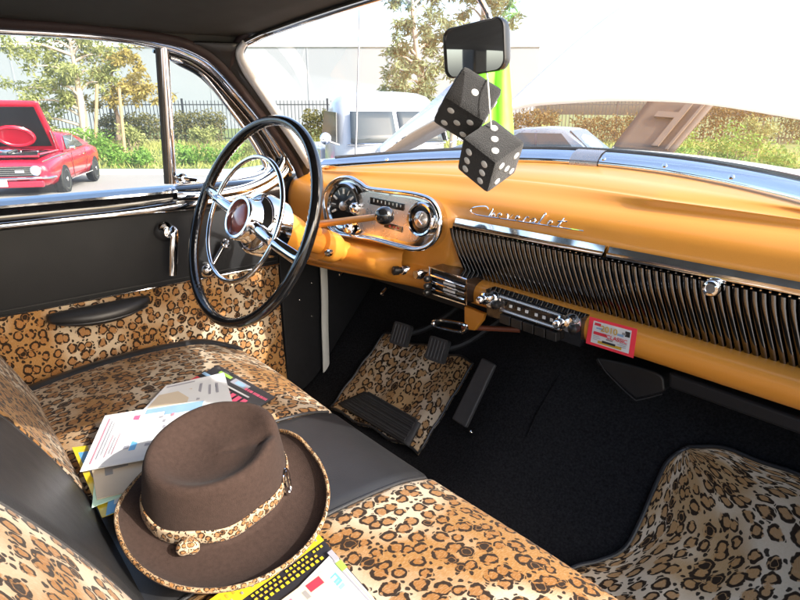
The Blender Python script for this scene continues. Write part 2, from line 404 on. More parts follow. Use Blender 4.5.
# script emblem: hand drawn strokes
def script_emblem():
    def dash_hit(px_, py_):
        d = ray(px_, py_); t = .6
        while t < 2.2:
            p = CAM+d*t; rr = dash_rows(p.x)
            for (y1, z1), (y2, z2) in zip(rr[7:], rr[8:]):
                if z1 >= p.z >= z2:
                    yy = lerp(y1, y2, (z1-p.z)/max(1e-6, z1-z2))
                    if p.y >= yy: return p
            t += .003
        return CAM+d*1.2
    o = dash_hit(472, 213.5); e = dash_hit(586, 230.5)
    r = (e-o); L = r.length; r.normalize(); u = V((0, .25, 1)); u = (u-r*u.dot(r)).normalized()
    st = [[(.17, .13), (.13, .18), (.02, .13), (.0, .06), (.03, .02), (.10, .0), (.30, .0), (.60, 0), (1.0, 0)],
          [(.19, .0), (.21, .15), (.205, .02), (.235, .085), (.245, .0)], [(.27, .04), (.30, .06), (.29, .09), (.27, .05), (.285, .0), (.31, .01)],
          [(.35, .08), (.36, .09), (.375, .01), (.405, .10)], [(.44, .04), (.465, .06), (.455, .09), (.435, .05), (.45, .0), (.475, .01)],
          [(.51, .0), (.53, .09), (.55, .08)], [(.59, .08), (.57, .04), (.58, .0), (.61, .04), (.60, .085), (.59, .08)],
          [(.64, .0), (.675, .17), (.665, .18), (.65, .03), (.67, .0)], [(.72, .04), (.745, .06), (.735, .09), (.715, .05), (.73, .0), (.755, .01)],
          [(.80, .0), (.83, .16)], [(.79, .09), (.86, .11)], [(.83, .16), (.81, .02), (.84, .0)]]
    m = MB()
    for s in st:
        pts = []
        for a, b in s:
            q = o+r*(a*L)+u*(b*L*.40)
            # sit on the dash roll
            x = q.x; rr = dash_rows(x); yy = None
            for (y1, z1), (y2, z2) in zip(rr, rr[1:]):
                if z1 >= q.z >= z2 and y1 < 1.02: yy = lerp(y1, y2, (z1-q.z)/max(1e-6, z1-z2)); break
            if yy is None: yy = yf(x)
            pts.append(V((x, yy-.0048, q.z)))
        m.tube(spline(pts, 5), .0013, 8)
    return m.build('script_emblem', CHROME, dash)
script_emblem()
# ---- sticker on the lower band
def flat(name, c, decals, base, parent, lift=(0, -.0006, 0), th=.0008):
    """c: corners tl, tr, br, bl; decals: (u0,v0,u1,v1,mat)"""
    c = [V(p) for p in c]; mats = [base]; m = MB(); nv = V(lift)
    m.prism(c, nv.normalized()*th*(-1 if False else 1))
    def q(u, v): return (c[0]*(1-u)+c[1]*u)*(1-v)+(c[3]*(1-u)+c[2]*u)*v
    for k, (u0, v0, u1, v1, mt) in enumerate(decals):
        if mt not in mats: mats.append(mt)
        m.mat(mats.index(mt)); off = nv.normalized()*(th+.0003+.00006*k)
        m.add([q(u0, v0)+off, q(u1, v0)+off, q(u1, v1)+off, q(u0, v1)+off], [(0, 1, 2, 3)])
    o = m.build(name, mats, parent, smooth=0)
    return o, q
ys = .8815
sc_c = [P(590, 316.5, 'y', ys), P(637.5, 329, 'y', ys), P(633.5, 358, 'y', ys), P(586, 343, 'y', ys)]
STRED = pm('sticker_red', (.72, .035, .06), .4, 0, .04, 40, coat=.3)
stk, q = flat('show_sticker', sc_c, [(.10, .10, .90, .90, PAPER), (.13, .15, .27, .25, REDI), (.78, .17, .93-.05, .36, INK), (.72, .24, .80, .32, GREYI), (.62, .32, .76, .40, PBLUE), (.18, .30, .34, .36, PBLUE),
      (.25, .76, .75, .86, GOLDI), (.34, .72, .62, .80, INK), (.14, .62, .27, .64, PALEI), (.14, .68, .30, .70, PALEI), (.14, .74, .24, .76, PALEI), (.70, .62, .85, .64, PALEI), (.66, .68, .84, .70, PALEI), (.72, .74, .84, .76, PALEI), (.42, .62, .56, .67, GREYI), (.14, .46, .42, .57, REDI)], STRED, dash)
rr = (sc_c[1]-sc_c[0]); uu = (sc_c[0]-sc_c[3])
text('lettering', '2010', q(.46, .30)+V((0, -.003, 0)), rr, uu, .016, GOLDI, stk)
text('lettering', 'CLASSIC', q(.64, .53)+V((0, -.003, 0)), rr, uu, .0105, REDI, stk)
# ---- instrument cluster
CN = V((.13, -1, .14)).normalized(); CO = V((-.35, yf(-.35)-.014, 1.04))
def CP(x, y, off=0.): return PP(x, y, CO, CN)+CN*off
cl_e1 = UPZ.cross(-CN).normalized()*-1 if False else V((-CN.y, CN.x, 0)).normalized(); cl_e2 = CN.cross(cl_e1).normalized()
out_px = [(326, 206), (328, 190), (338, 180), (350, 178), (360, 183), (369, 188.5), (392, 191.5), (415, 194.5), (431, 200), (439, 211), (441, 224), (437, 238), (427, 247), (414, 249), (395, 245), (372, 239), (352, 236), (338, 233), (329, 224)]
ol = spline([CP(*p) for p in out_px], 5, True)
clus = MB().prism(ol, -CN*.045).build('instrument_cluster', CHROME, car, smooth=35)
cen = sum((p for p in ol), V())/len(ol)
MB().tube([p+CN*.002 for p in ol], .0085, 12, True, up=CN, ry=.006).build('cluster_rim', CHROME, clus)
inn_px = [(362, 193), (392, 196), (412, 199), (423, 204), (424, 212), (421, 234), (412, 242), (392, 238), (364, 231), (358, 215)]
MB().prism(spline([CP(*p, .0015) for p in inn_px], 4, True), CN*.003).build('centre_panel', SATIN, clus, smooth=30)
MB().prism([CP(*p, .005) for p in ((372, 197), (406, 204), (405, 211), (372, 204))], CN*.002).build('gauge_window', GLOSSB, clus, smooth=0)
tk = MB()
for i in range(8):
    p = CP(376+i*3.8, 200.5+i*.8, .0074); tk.box(p, (.0022, .0012, .0055 if i % 3 else .008))
tk.build('gauge_marking', WHITE, clus, smooth=0)
MB().prism([CP(*p, .005) for p in ((386, 221.5), (404, 227), (403.5, 232.5), (386, 227))], CN*.002).build('warning_window', GLOSSB, clus, smooth=0)
tk = MB()
for i in range(3): tk.box(CP(392+i*4, 226+i*1.1, .0074), (.006, .0012, .004))
tk.build('warning_light', REDI, clus, smooth=0)
spc = CP(346, 206, .002)
MB().lathe(spc, CN, [(.060, 0), (.060, .008), (.056, .012), (.050, .010), (.049, .004), (.002, .003)], 40).build('speedometer_ring', CHROME, clus)
spd = MB().lathe(spc, CN, [(.049, .004), (.047, .006), (.002, .0065)], 40).build('speedometer_dial', GLOSSB, clus)
tk = MB()
for i in range(9):
    a = math.radians(205-i*28); d = cl_e1*math.cos(a)+cl_e2*math.sin(a)
    tk.tube([spc+d*.030+CN*.0078, spc+d*.043+CN*.0078], .0028 if i % 2 == 0 else .0012, 6)
tk.build('speedometer_marking', WHITE, spd)
MB().tube([spc+CN*.009-cl_e1*.008, spc+CN*.009+cl_e1*.026+cl_e2*.024], .0014, 6).lathe(spc, CN, [(.012, .006), (.011, .012), (.004, .015), (.001, .0155)], 20).build('speedometer_needle', SATIN, clus)
for px_, py_ in ((359, 208), (352, 228)):
    MB().lathe(CP(px_, py_, .002), CN, [(.014, .004), (.014, .016), (.010, .022), (.003, .025)], 24).build('chrome_boss', CHROME, clus)
MB().lathe(CP(423, 219.5, .001), CN, [(.039, 0), (.039, .010), (.036, .013), (.032, .012), (.031, .003)], 36).build('clock_ring', CHROME, clus)
clk = MB().lathe(CP(423, 219.5, .004), CN, [(.031, 0), (.030, .003), (.002, .0035)], 36).build('clock_dial', GLOSSB, clus)
MB().lathe(CP(425, 219.5, .006), CN, [(.019, .002), (.019, .010), (.014, .015), (.004, .017)], 24).build('clock_centre', SATIN, clk)
tk = MB(); c0 = CP(425, 219.5, .024)
tk.tube([c0, c0+cl_e2*.016+cl_e1*.006], .0015, 6).tube([c0, c0-cl_e2*.010+cl_e1*.012], .0015, 6)
tk.build('clock_hand', CHROME, clk)
# ---- heater control, knobs, radio on the lower band
hn = V((.02, -1, .02)).normalized()
h = [P(*p, 'y', .862) for p in ((431, 266.5), (468, 279.5), (467, 304), (430, 292))]
heat = MB().prism(h, (0, .05, 0)).build('heater_control', GLOSSB, car, smooth=0)
hm = MB()
hq = lambda u, v, o=0: (h[0]*(1-u)+h[1]*u)*(1-v)+(h[3]*(1-u)+h[2]*u)*v+V((0, -.004-o, 0))
hm.tube([hq(0, 0), hq(1, 0), hq(1, 1), hq(0, 1)], .0026, 6, True)
for v in (.30, .56, .82): hm.tube([hq(.05, v), hq(.97, v)], .0032, 8)
hm.build('control_bezel', CHROME, heat)
for v in (.42, .70, .95):
    MB().lathe(hq(.04, v, .004), (0, -1, 0), [(.005, -.004), (.007, .004), (.0075, .010), (.005, .014), (.001, .015)], 16).build('lever_knob', PLASTK, heat)
for v in (.42, .68): MB().box(hq(.55, v, -.001), (.035, .002, .005)).build('control_marking', WHITE, heat, smooth=0)
k1 = P(404, 270, 'y', .868)
kn = MB().lathe(k1, (-.25, -1, .05), [(.013, -.03), (.013, .004), (.011, .007), (.009, .008)], 24).build('headlamp_switch', CHROME, car)
MB().lathe(k1, (-.25, -1, .05), [(.008, .006), (.008, .014), (.011, .016), (.011, .028), (.008, .031), (.001, .032)], 24).build('switch_knob', PLASTK, kn)
k2 = P(420, 274, 'y', .870)
MB().lathe(k2, (-.1, -1, .05), [(.013, -.03), (.013, .005), (.010, .010), (.0095, .014), (.001, .014)], 24).build('ignition_switch', CHROME, car)
for p in ((415, 262.5), (431, 261), (430, 256), (416, 257)):
    pass
ry_ = .872
def RQ(px_, py_, o=0.): return P(px_, py_, 'y', ry_)+V((0, -o, 0))
radio = MB().prism([RQ(*p) for p in ((486, 289), (582, 318), (580, 347), (487, 315))], (0, .09, 0)).build('radio', GLOSSB, car, smooth=0)
rb = MB()
rb.prism([RQ(*p, .002) for p in ((501, 296), (563, 315), (562, 330), (501, 309.5))], (0, .02, 0))
rb.tube([RQ(*p, .005) for p in ((502, 296), (562, 315))], .0036, 8).tube([RQ(*p, .005) for p in ((502, 309), (562, 328.5))], .0042, 8)
rb.build('dial_frame', SATIN, radio, smooth=0)
MB().prism([RQ(*p, .004) for p in ((506, 299), (558, 316), (558, 325.5), (506, 308.5))], (0, .002, 0)).build('dial_glass', GLOSSB, radio, smooth=0)
tk = MB()
for i, f in enumerate((.10, .27, .43, .63, .79, .95)):
    tk.box(RQ(lerp(508, 556, f), lerp(304, 320, f), .0065), (.0066, .0012, .0062))
tk.build('dial_marking', WHITE, radio, smooth=0)
for i in range(5):
    a, b = i/5+.012, (i+1)/5-.012
    x0, x1 = lerp(503, 561, a), lerp(503, 561, b); y0, y1 = lerp(312, 331.5, a), lerp(312, 331.5, b)
    MB().prism([RQ(x0, y0, .014), RQ(x1, y1, .014), RQ(x1, y1+9, .014), RQ(x0, y0+9, .014)], (0, .014, 0)).build('push_button', PLASTK, radio, smooth=0, bevel=.0012)
for px_, py_ in ((494, 299.5), (572, 323)):
    pl = MB().lathe(RQ(px_, py_), hn, [(.019, 0), (.019, .004), (.015, .010), (.014, .014)], 28).build('knob_plate', CHROME, radio)
    MB().lathe(RQ(px_, py_)+V((-.012, 0, .002)), hn, [(.0125, .010), (.0125, .018), (.0085, .020), (.0085, .034), (.006, .037), (.001, .0375)], 24).build('tuning_knob', CHROME, pl)
    MB().lathe(RQ(px_+6, py_+4), hn, [(.009, .006), (.009, .020), (.005, .023), (.001, .0235)], 20).build('tone_knob', PLASTK, pl)
# ---- things under the dash
MB().prism([P(668, 372, 'y', .93), P(800, 418, 'y', .93)+V((.12, 0, -.003)), P(800, 434, 'y', .93)+V((.12, 0, -.003)), P(668, 388, 'y', .93)], (0, .16, 0)).build('glove_box_tray', BLACKP, car, smooth=0, bevel=.006)
MB().prism(spline([P(*p, 'y', .985) for p in ((597, 358), (606, 372), (632, 396), (640, 398), (661, 393), (664, 386), (655, 372))], 4, True), (0, .10, 0)).build('heater_duct', VINYL, car, bevel=.004)
MB().tube(spline([P(*p, 'y', .983) for p in ((598, 359), (607, 373), (632, 397.5), (640, 399.5), (662, 394))], 5), .0013, 6).build('duct_piping', RUBBER, car)
br = MB().prism([P(*p, 'y', .89) for p in ((464, 306), (484, 314), (482, 321), (474, 331), (464, 329))], (0, .012, 0)).build('brake_bracket', ORANGE, car, smooth=0, bevel=.003)
MB().tube(spline([P(*p, 'y', .872) for p in ((433, 322), (440, 320.5), (462, 324), (467, 328), (462, 332), (447, 329.5), (436, 326.5))], 5, True), .0042, 8).build('parking_brake_handle', CHROME, car)
MB().tube([P(462, 327, 'y', .89), P(520, 330, 'y', .95)], .006, 8).build('brake_rod', pm('rust_rod', (.16, .045, .02), .5, 0, .2, 30), car)
MB().prism([P(*p, 'y', .91) for p in ((352, 262), (470, 302), (600, 340), (600, 346), (470, 312), (352, 272))], (0, .25, 0)).build('dash_underside', BLACKP, car, smooth=0)
for p in ((383, 293), (341, 274)):
    MB().lathe(P(*p, 'y', .905), (0, -.8, -.6), [(.006, -.02), (.006, .004), (.003, .007), (.0005, .0075)], 14).build('under_dash_bolt', CHROME, car)
# ---- steering wheel
WC = V((-.42, .54, 1.048)); A_ = .41; YW = .062; WR = .2235
WN = V((math.sin(YW)*math.cos(A_), -math.cos(YW)*math.cos(A_), math.sin(A_)))
W1 = WN.cross(UPZ).normalized(); W2 = WN.cross(W1).normalized()
if W2.z < 0: W2 = -W2
def circ(c, r, n=72, off=0.): return [c+(W1*math.cos(2*PI*k/n)+W2*math.sin(2*PI*k/n))*r+WN*off for k in range(n)]
wheel = thing('steering_wheel', '', ''); del wheel['label'], wheel['category']; wheel.parent = car
rpts = []; rr_ = []
NR = 240
for k in range(NR):
    th = 2*PI*k/NR; rpts.append(WC+(W1*math.cos(th)+W2*math.sin(th))*WR)
rim = MB(); n = 14
vs = []; fs = []
for k in range(NR):
    th = 2*PI*k/NR; rd = W1*math.cos(th)+W2*math.sin(th)
    for j in range(n):
        ph = 2*PI*j/n; rr0 = .0112
        if math.cos(ph) < -.2: rr0 += .0011*math.sin(th*110)*(-math.cos(ph))*(1 if abs(math.sin(th-.0)) < .98 else .3)
        vs.append(WC+rd*(WR+rr0*math.cos(ph))+WN*(rr0*1.12*math.sin(ph)))
for k in range(NR):
    for j in range(n): fs.append((k*n+j, k*n+(j+1) % n, ((k+1) % NR)*n+(j+1) % n, ((k+1) % NR)*n+j))
rim.add(vs, fs).build('rim', GLOSSB, wheel, smooth=60)
MB().tube(circ(WC, .137, 96, .014), .0052, 10, True).build('horn_ring', CHROME, wheel)
HBO = WC-WN*.024
MB().lathe(HBO, WN, [(.058, -.050), (.066, -.046), (.069, -.02), (.068, .004), (.062, .014), (.050, .020), (.047, .034), (.049, .046), (.046, .052), (.040, .052), (.037, .040), (.004, .040)], 48).build('hub', CHROME, wheel)
EMB = pm('hub_emblem', (.42, .12, .09), .25, .2, .3, 40, coat=.8)
MB().lathe(HBO, WN, [(.038, .040), (.034, .046), (.020, .051), (.001, .0525)], 40).build('hub_emblem', EMB, wheel)
sd = (PP(296, 258, WC, WN)-WC).normalized()
for s in (1, -1):
    d = sd*s
    pts = [WC+d*.05+WN*.010, WC+d*.10+WN*.014, WC+d*.15+WN*.010, WC+d*.205+WN*.0, WC+d*.218]
    MB().tube(spline(pts, 4), [.010]*5*3+[.008]*2 if False else .0075, 12, up=WN, ry=.013).build('spoke', CHROME, wheel)
    MB().tube([WC+d*.122+WN*.012, WC+d*.137+WN*.016], .009, 10).build('ring_mount', CHROME, wheel)
# column
CD = -WN
colm = MB().lathe(WC, CD, [(.046, .045), (.050, .06), (.049, .09), (.042, .125), (.032, .150), (.026, .165), (.026, .32), (.026, .55)], 36).build('steering_column', ORANGE, car)
kb = P(381, 216.5, 'y', .735); ls = WC+CD*.185+UPZ*.022
MB().tube([ls, ls+UPZ*.02+V((.02, 0, .004)), kb], [.012, .0085, .0068], 14).build('shift_lever', ORANGE, colm)
ld = (kb-ls).normalized()
MB().lathe(kb-ld*.012, ld, [(.005, 0), (.012, .004), (.0185, .015), (.0195, .025), (.016, .036), (.008, .042), (.001, .043)], 28).build('shift_knob', GLOSSB, colm)
MB().lathe(ls-UPZ*.01, (.3, 0, 1), [(.016, -.012), (.018, 0), (.018, .02), (.013, .028), (.001, .03)], 20).build('lever_boss', ORANGE, colm)
# collar and lower dash shroud around the column
MB().lathe(WC, CD, [(.027, .20), (.039, .203), (.039, .243), (.034, .255), (.027, .257)], 32).build('column_collar', ORANGE, colm)
MB().lathe(WC+CD*.215+V((.037, -.010, -.010)), (.5, -.8, .1), [(.009, -.01), (.010, .004), (.007, .010), (.001, .011)], 16).build('collar_screw', CHROME, colm)
ledge = []
for i in range(24):
    x = lerp(-.69, -.285, i/23); f = yf(x); b = sm((-.285-x)/.06)
    ledge.append([V((x, f+.0, .958)), V((x, f-.010-.020*b, .955)), V((x, f-.016-.040*b, .946)), V((x, f-.018-.044*b, .925)), V((x, f-.018-.040*b, .905)), V((x, f-.016-.02*b, .885)), V((x, f-.010, .874))])
MB().grid(ledge).build('dash_ledge', ORANGE, car, smooth=60)
# ---- left door
DX = -.72
door = MB().box((-.765, .20, .745), (.07, 1.15, .66)).build('driver_door', DOORV, car, smooth=0, bevel=.008)
def zpan(y): return .851
rows = []
for i in range(26):
    z = lerp(.42, .851, i/25)
    rows.append([V((DX+.003+.0035*math.sin(y*37+math.sin(z*11)*1.5)*sm((.84-z)/.2)+.004*math.sin(z*7), y, z)) for y in [lerp(-.36, .765, j/60) for j in range(61)]])
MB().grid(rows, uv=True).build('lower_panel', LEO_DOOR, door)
rows = []
for i in range(8):
    z = lerp(.855, 1.036, i/7); bul = .006*math.sin(PI*i/7)
    rows.append([V((DX+.002+bul, lerp(-.36, .765, j/30), z)) for j in range(31)])
MB().grid(rows).build('upper_panel', DOORV, door)
MB().tube([V((DX+.006, -.36, .853)), V((DX+.006, .765, .853))], .0022, 8).build('panel_bead', CHROME, door)
MB().tube([V((DX+.008, lerp(-.36, .76, i/20), .866-.000*i)) for i in range(21)], .0015, 6).build('panel_seam', VINYL, door)
# sill: black garnish rail with chrome strips
rows = []
for i in range(40):
    y = lerp(-.36, .78, i/39)
    rows.append([V((DX-.03, y, 1.094)), V((DX-.012, y, 1.0925)), V((DX+.006, y, 1.084)), V((DX+.014, y, 1.07)), V((DX+.015, y, 1.055)), V((DX+.010, y, 1.040)), V((DX, y, 1.034))])
MB().grid(rows).build('window_sill', GLOSSB, door)
rows = []
for i in range(40):
    y = lerp(-.36, .50, i/39)
    rows.append([V((DX-.022, y, 1.0935)), V((DX-.018, y, 1.0985)), V((DX-.004, y, 1.0945)), V((DX+.008, y, 1.0865)), V((DX+.009, y, 1.0815))])
MB().grid(rows).build('sill_strip', CHROME, door)
pts = []; rz_ = []
for i in range(40):
    y = lerp(-.36, .60, i/39); k = sm((y-.30)/.3)
    pts.append(V((DX+.014+.006*k, y, 1.0465+.004*k))); rz_.append(.0075+.007*k)
for p, r in (((DX+.012, .68, 1.062), .016), ((DX+.004, .74, 1.085), .015), ((DX-.002, .775, 1.115), .012), ((DX, .785, 1.145), .009)):
    pts.append(V(p)); rz_.append(r)
MB().tube(pts, rz_, 12, up=(0, 0, 1), ry=[r*.6 for r in rz_]).build('reveal_moulding', CHROME, door)
# sweeping chrome corner below the vent window
pts = [P(*p, 'x', -.700) for p in ((176, 197), (205, 196), (240, 190), (262, 182), (276, 172), (283, 160), (284, 150))]
MB().tube(spline(pts, 5), .012, 12).build('corner_moulding', CHROME, door)
pts = [P(*p, 'x', -.705) for p in ((180, 205), (215, 203), (250, 196), (274, 184), (287, 170), (291, 158))]
MB().tube(spline(pts, 5), .009, 12).build('corner_moulding', CHROME, door)
# slanted frame plane
FO = V((DX, 0, 1.08)); FN = V((1, 0, -.17)).normalized()
def FPt(px_, py_, off=0.): return PP(px_, py_, FO+V((off, 0, 0)), FN)
fr = [(-40, 27), (0, 30), (40, 32), (85, 35), (130, 40), (159, 46), (183, 53), (210, 68), (237, 97), (261, 126), (279, 155), (290, 175)]
MB().tube(spline([FPt(*p) for p in fr], 6), .0085, 10).build('door_frame', CHROME, door)
MB().tube(spline([FPt(p[0]+2, p[1]-4.5, .014) for p in fr], 6), .0055, 10).build('frame_bead', CHROME, door)
MB().tube(spline([FPt(p[0]-6, p[1]+5, -.012) for p in fr[5:]], 6), [lerp(.004, .016, sm(i/8)) for i in range(6*(len(fr)-6)+1)], 10).build('frame_channel', GLOSSB, door)
vf = [(170, 58), (190, 65), (206, 78), (227, 105), (246, 131), (262, 158), (265, 168), (256, 174), (235, 178), (176, 184)]
vf3 = [FPt(*p, -.004) for p in vf]
MB().tube(spline(vf3[:-1], 6)+[vf3[-1]], .0065, 10).build('vent_frame', CHROME, door)
post = [FPt(163, 47, -.002), FPt(171.5, 183, -.002)]
MB().tube(post, .011, 12, up=(1, 0, 0), ry=.0125).build('vent_post', CHROME, door)
MB().tube([p+V((.004, -.013, 0)) for p in post], .006, 8).build('post_seal', RUBBER, door)
vl = FPt(182, 178, .01)
MB().lathe(vl, (1, 0, 0), [(.012, -.01), (.012, .006), (.006, .012)], 16).tube([vl+V((.008, 0, 0)), vl+V((.014, .03, -.006))], .005, 8).build('vent_latch', CHROME, door)
# panes
def pane(name, pts, mat, parent): return MB().prism(pts, V((-.004, 0, 0))).build(name, mat, parent, smooth=0)
gl_top = spline([FPt(*p, -.014) for p in fr[:6]], 4)
pane('window_glass', gl_top+[FPt(172, 184, -.014), FPt(0, 206, -.014)+V((0, -.3, 0)), FPt(-40, 28, -.014)+V((0, -.3, 0))], GLASS_D, door)
pane('vent_glass', [post[0]+V((-.01, .01, 0))]+[p+V((-.004, 0, 0)) for p in spline(vf3, 4)], GLASS_D, door)
# door hardware
wr = P(165, 231, 'x', DX+.012)
hdl = MB().lathe(wr, (1, 0, 0), [(.024, 0), (.024, .008), (.019, .014), (.016, .022), (.012, .030), (.002, .032)], 28).build('door_handle', CHROME, door)
MB().tube(spline([wr+V((.026, .006, .008)), wr+V((.034, .010, .0)), wr+V((.036, .003, -.04)), wr+V((.033, -.006, -.105))], 6), .006, 10, up=(1, 0, 0), ry=.010).build('handle_lever', CHROME, hdl)
wc2 = P(206, 269, 'x', DX+.012)
cr = MB().lathe(wc2, (1, 0, 0), [(.020, 0), (.020, .01), (.014, .02), (.003, .024)], 24).build('window_crank', CHROME, door)
ck = P(207, 269, 'x', DX+.04); ce = P(225, 243, 'x', DX+.03)
MB().tube([wc2+V((.022, 0, 0)), ce], .006, 10).build('crank_arm', CHROME, cr)
MB().lathe(ce, (1, 0, 0), [(.012, 0), (.012, .006), (.010, .008), (.007, .004), (.001, .004)], 20).build('crank_end', CHROME, cr)
# armrest
a0 = P(48, 318, 'x', DX+.03).y; a1 = P(150, 297, 'x', DX+.03).y
rows = []
for i in range(25):
    t = i/24; y = lerp(a0, a1, t); w = .068*(math.sin(PI*min(1, max(0, t*.93+.035)))**.45); hh = .023*(math.sin(PI*min(1, max(0, t*.94+.03)))**.4)
    zc = .842-.006*math.sin(PI*t)
    rows.append([V((DX+.003+w*.5+w*.5*math.cos(a)*1.0, y, zc-.012+hh*math.sin(a))) for a in [2*PI*k/16 for k in range(16)]])
ar = MB().grid(rows, closed=True)
ar.f += [tuple(range(16))[::-1], tuple(24*16+k for k in range(16))]; ar.mi += [0, 0]
arm = ar.build('armrest', VINYL, door, smooth=70)
MB().tube([V((DX+.003+.066*(math.sin(PI*min(1, max(0, t*.93+.035)))**.45)+.001, lerp(a0, a1, t), .822-.006*math.sin(PI*t))) for t in [i/20 for i in range(1, 20)]], .0022, 8).build('armrest_piping', VINYL, arm)
# ---- pillars, windshield, header, headliner
def Bz(x): return V((x, 1.17-.65*x*x, 1.158-.1*x*x))
def Hd(x): return V((x, .76-.25*x*x, 1.487-.155*x*x))
XL = .64
trimL = [P(312, 166, 'x', -.645), P(296, 141, 'x', -.640), P(279, 116, 'x', -.632), P(262, 91, 'x', -.622), P(248, 70, 'x', -.612), P(241, 54, 'x', -.604), P(246, 43, 'x', -.585)]
top = [Hd(lerp(-.56, .56, i/20)) for i in range(21)]
ws = thing('windshield', '', ''); del ws['label'], ws['category']; ws.parent = car
lt = spline(trimL, 6); rt_ = [V((-p.x, p.y, p.z)) for p in lt]
bot = [Bz(lerp(-XL, XL, i/40))+V((0, .012, .018)) for i in range(41)]
# glass from bottom to header
gr = []
for i in range(41):
    x = lerp(-.63, .63, i/40); b = Bz(x)+V((0, .012, .016)); t = Hd(x*.95)+V((0, .01, 0))
    gr.append([b.lerp(t, k/12)+V((0, .035*math.sin(PI*k/12), .012*math.sin(PI*k/12))) for k in range(13)])
MB().grid(gr).build('windshield_glass', GLASS_W, ws, smooth=80)
mk = MB(); rws = []
for i in range(61):
    b = Bz(lerp(-.655, .655, i/60))
    rws.append([b+V(o) for o in ((0, -.016, -.002), (0, -.019, .004), (0, -.016, .012), (0, -.006, .022), (0, .006, .028), (0, .014, .030), (0, .02, .026))])
mk.grid(rws).build('lower_trim', CHROME, ws, smooth=80)
rws = [[q+V((0, .022, .004)), q+V((0, .012, .009))] for q in [r[5] for r in rws]]
MB().tube([b+V((0, .02, .032)) for b in [Bz(lerp(-.64, .64, i/60)) for i in range(61)]], .004, 8).build('glass_seal', RUBBER, ws)
for x in [-.5, -.27, .045, .19, .33, .52]:
    b = Bz(x); MB().lathe(b+V((0, -.013, .016)), (0, -.75, .66), [(.0055, -.004), (.005, .0015), (.002, .003), (.0004, .003)], 14).build('trim_screw', CHROME, ws)
b = Bz(.0)
MB().grid([[Bz(x)+V(o) for o in ((0, -.0195, -.004), (0, -.021, .004), (0, -.0185, .0125), (0, -.008, .0240), (0, .006, .0305), (0, .016, .032))] for x in (-.035, -.01, .01, .035)]).build('trim_joint', SATIN, ws)
MB().tube([p+V((.006, -.006, 0)) for p in lt], [lerp(.016, .008, sm((i/(len(lt)-1)-.6)/.4)) for i in range(len(lt))], 12, up=(1, .3, 0), ry=[lerp(.010, .006, sm((i/(len(lt)-1)-.6)/.4)) for i in range(len(lt))]).build('side_trim', TRIMW, ws)
MB().tube([p+V((-.006, -.006, 0)) for p in rt_], .017, 12, up=(1, .3, 0), ry=.011).build('side_trim', TRIMW, ws)
MB().tube([lt[-1]]+[p+V((0, -.004, -.004)) for p in top]+[rt_[-1]], .0085, 10).build('header_trim', CHROME, ws)
wl = [(-40, 16), (0, 22), (80, 27), (130, 33), (165, 38), (190, 45), (216, 61), (247, 96), (279, 138), (296, 163), (303, 182)]
wl3 = spline([FPt(*p, .035) for p in wl], 6)
for sgn in (1, -1):
    q3 = [V((p.x*sgn, p.y, p.z)) for p in wl3]
    MB().tube(q3, .0125, 10).build('windlace', MAROON, car)
    tr = [V((p.x*sgn, p.y, p.z)) for p in lt]
    wlp = [q for q in q3 if q.y > .52]
    a = resample(wlp, 14); b2 = resample(tr[::-1], 14)
    MB().grid([a, [p.lerp(q_, .35)+V((.003*sgn, -.002, 0)) for p, q_ in zip(a, b2)], [p.lerp(q_, .75)+V((.0*sgn, .002, 0)) for p, q_ in zip(a, b2)], [q_+V((-.004*sgn, .008, 0)) for q_ in b2]]).build('windshield_pillar', PILLAR, car, smooth=80, solid=.005, offset=0)
cw = [P(262, 22, 'x', -.57), P(250, 31, 'x', -.585), P(240, 41, 'x', -.60), P(233, 53, 'x', -.615), P(230, 66, 'x', -.63), P(228, 76, 'x', -.645)]
MB().tube(spline(cw, 5), .010, 10).build('corner_welt', MAROON, car)
rows = []
for i in range(31):
    x = lerp(-.64, .64, i/30)
    y1 = Hd(x).y-.006; z1 = Hd(x).z+.002
    r = []
    for j in range(25):
        t = j/24; y = lerp(-1.3, y1, t)
        zc = 1.515-.175*x*x-.18*abs(x/.64)**6*.12
        z = lerp(zc-.02*(1-sm(t*2)), z1, sm((t-.72)/.28))
        if abs(x) > .60: z -= .0
        r.append(V((x, y, z)))
    rows.append(r)
MB().grid(rows).build('headliner', HEADL, car, smooth=80, solid=.035, offset=-1)
for y in (-.25, .28, .55):
    pass
# roof rail between windlace and headliner
q3 = resample(wl3, 40); hl = []
for p in q3:
    y = min(p.y, .66); hl.append(V((-.615, y, max(1.45-.00*y, 0)))) 
MB().grid([q3[:26], [p.lerp(V((-.62, min(p.y, .655), 1.448)), .55) for p in q3[:26]], [V((-.60, min(p.y, .655), 1.455)) for p in q3[:26]]]).build('roof_rail', HEADL, car, smooth=80, solid=.015, offset=0)
rp = MB(); rp.box((-.70, -.42, 1.02), (.06, .10, .9)); rp.build('door_pillar', PILLAR, car, smooth=0, bevel=.01)
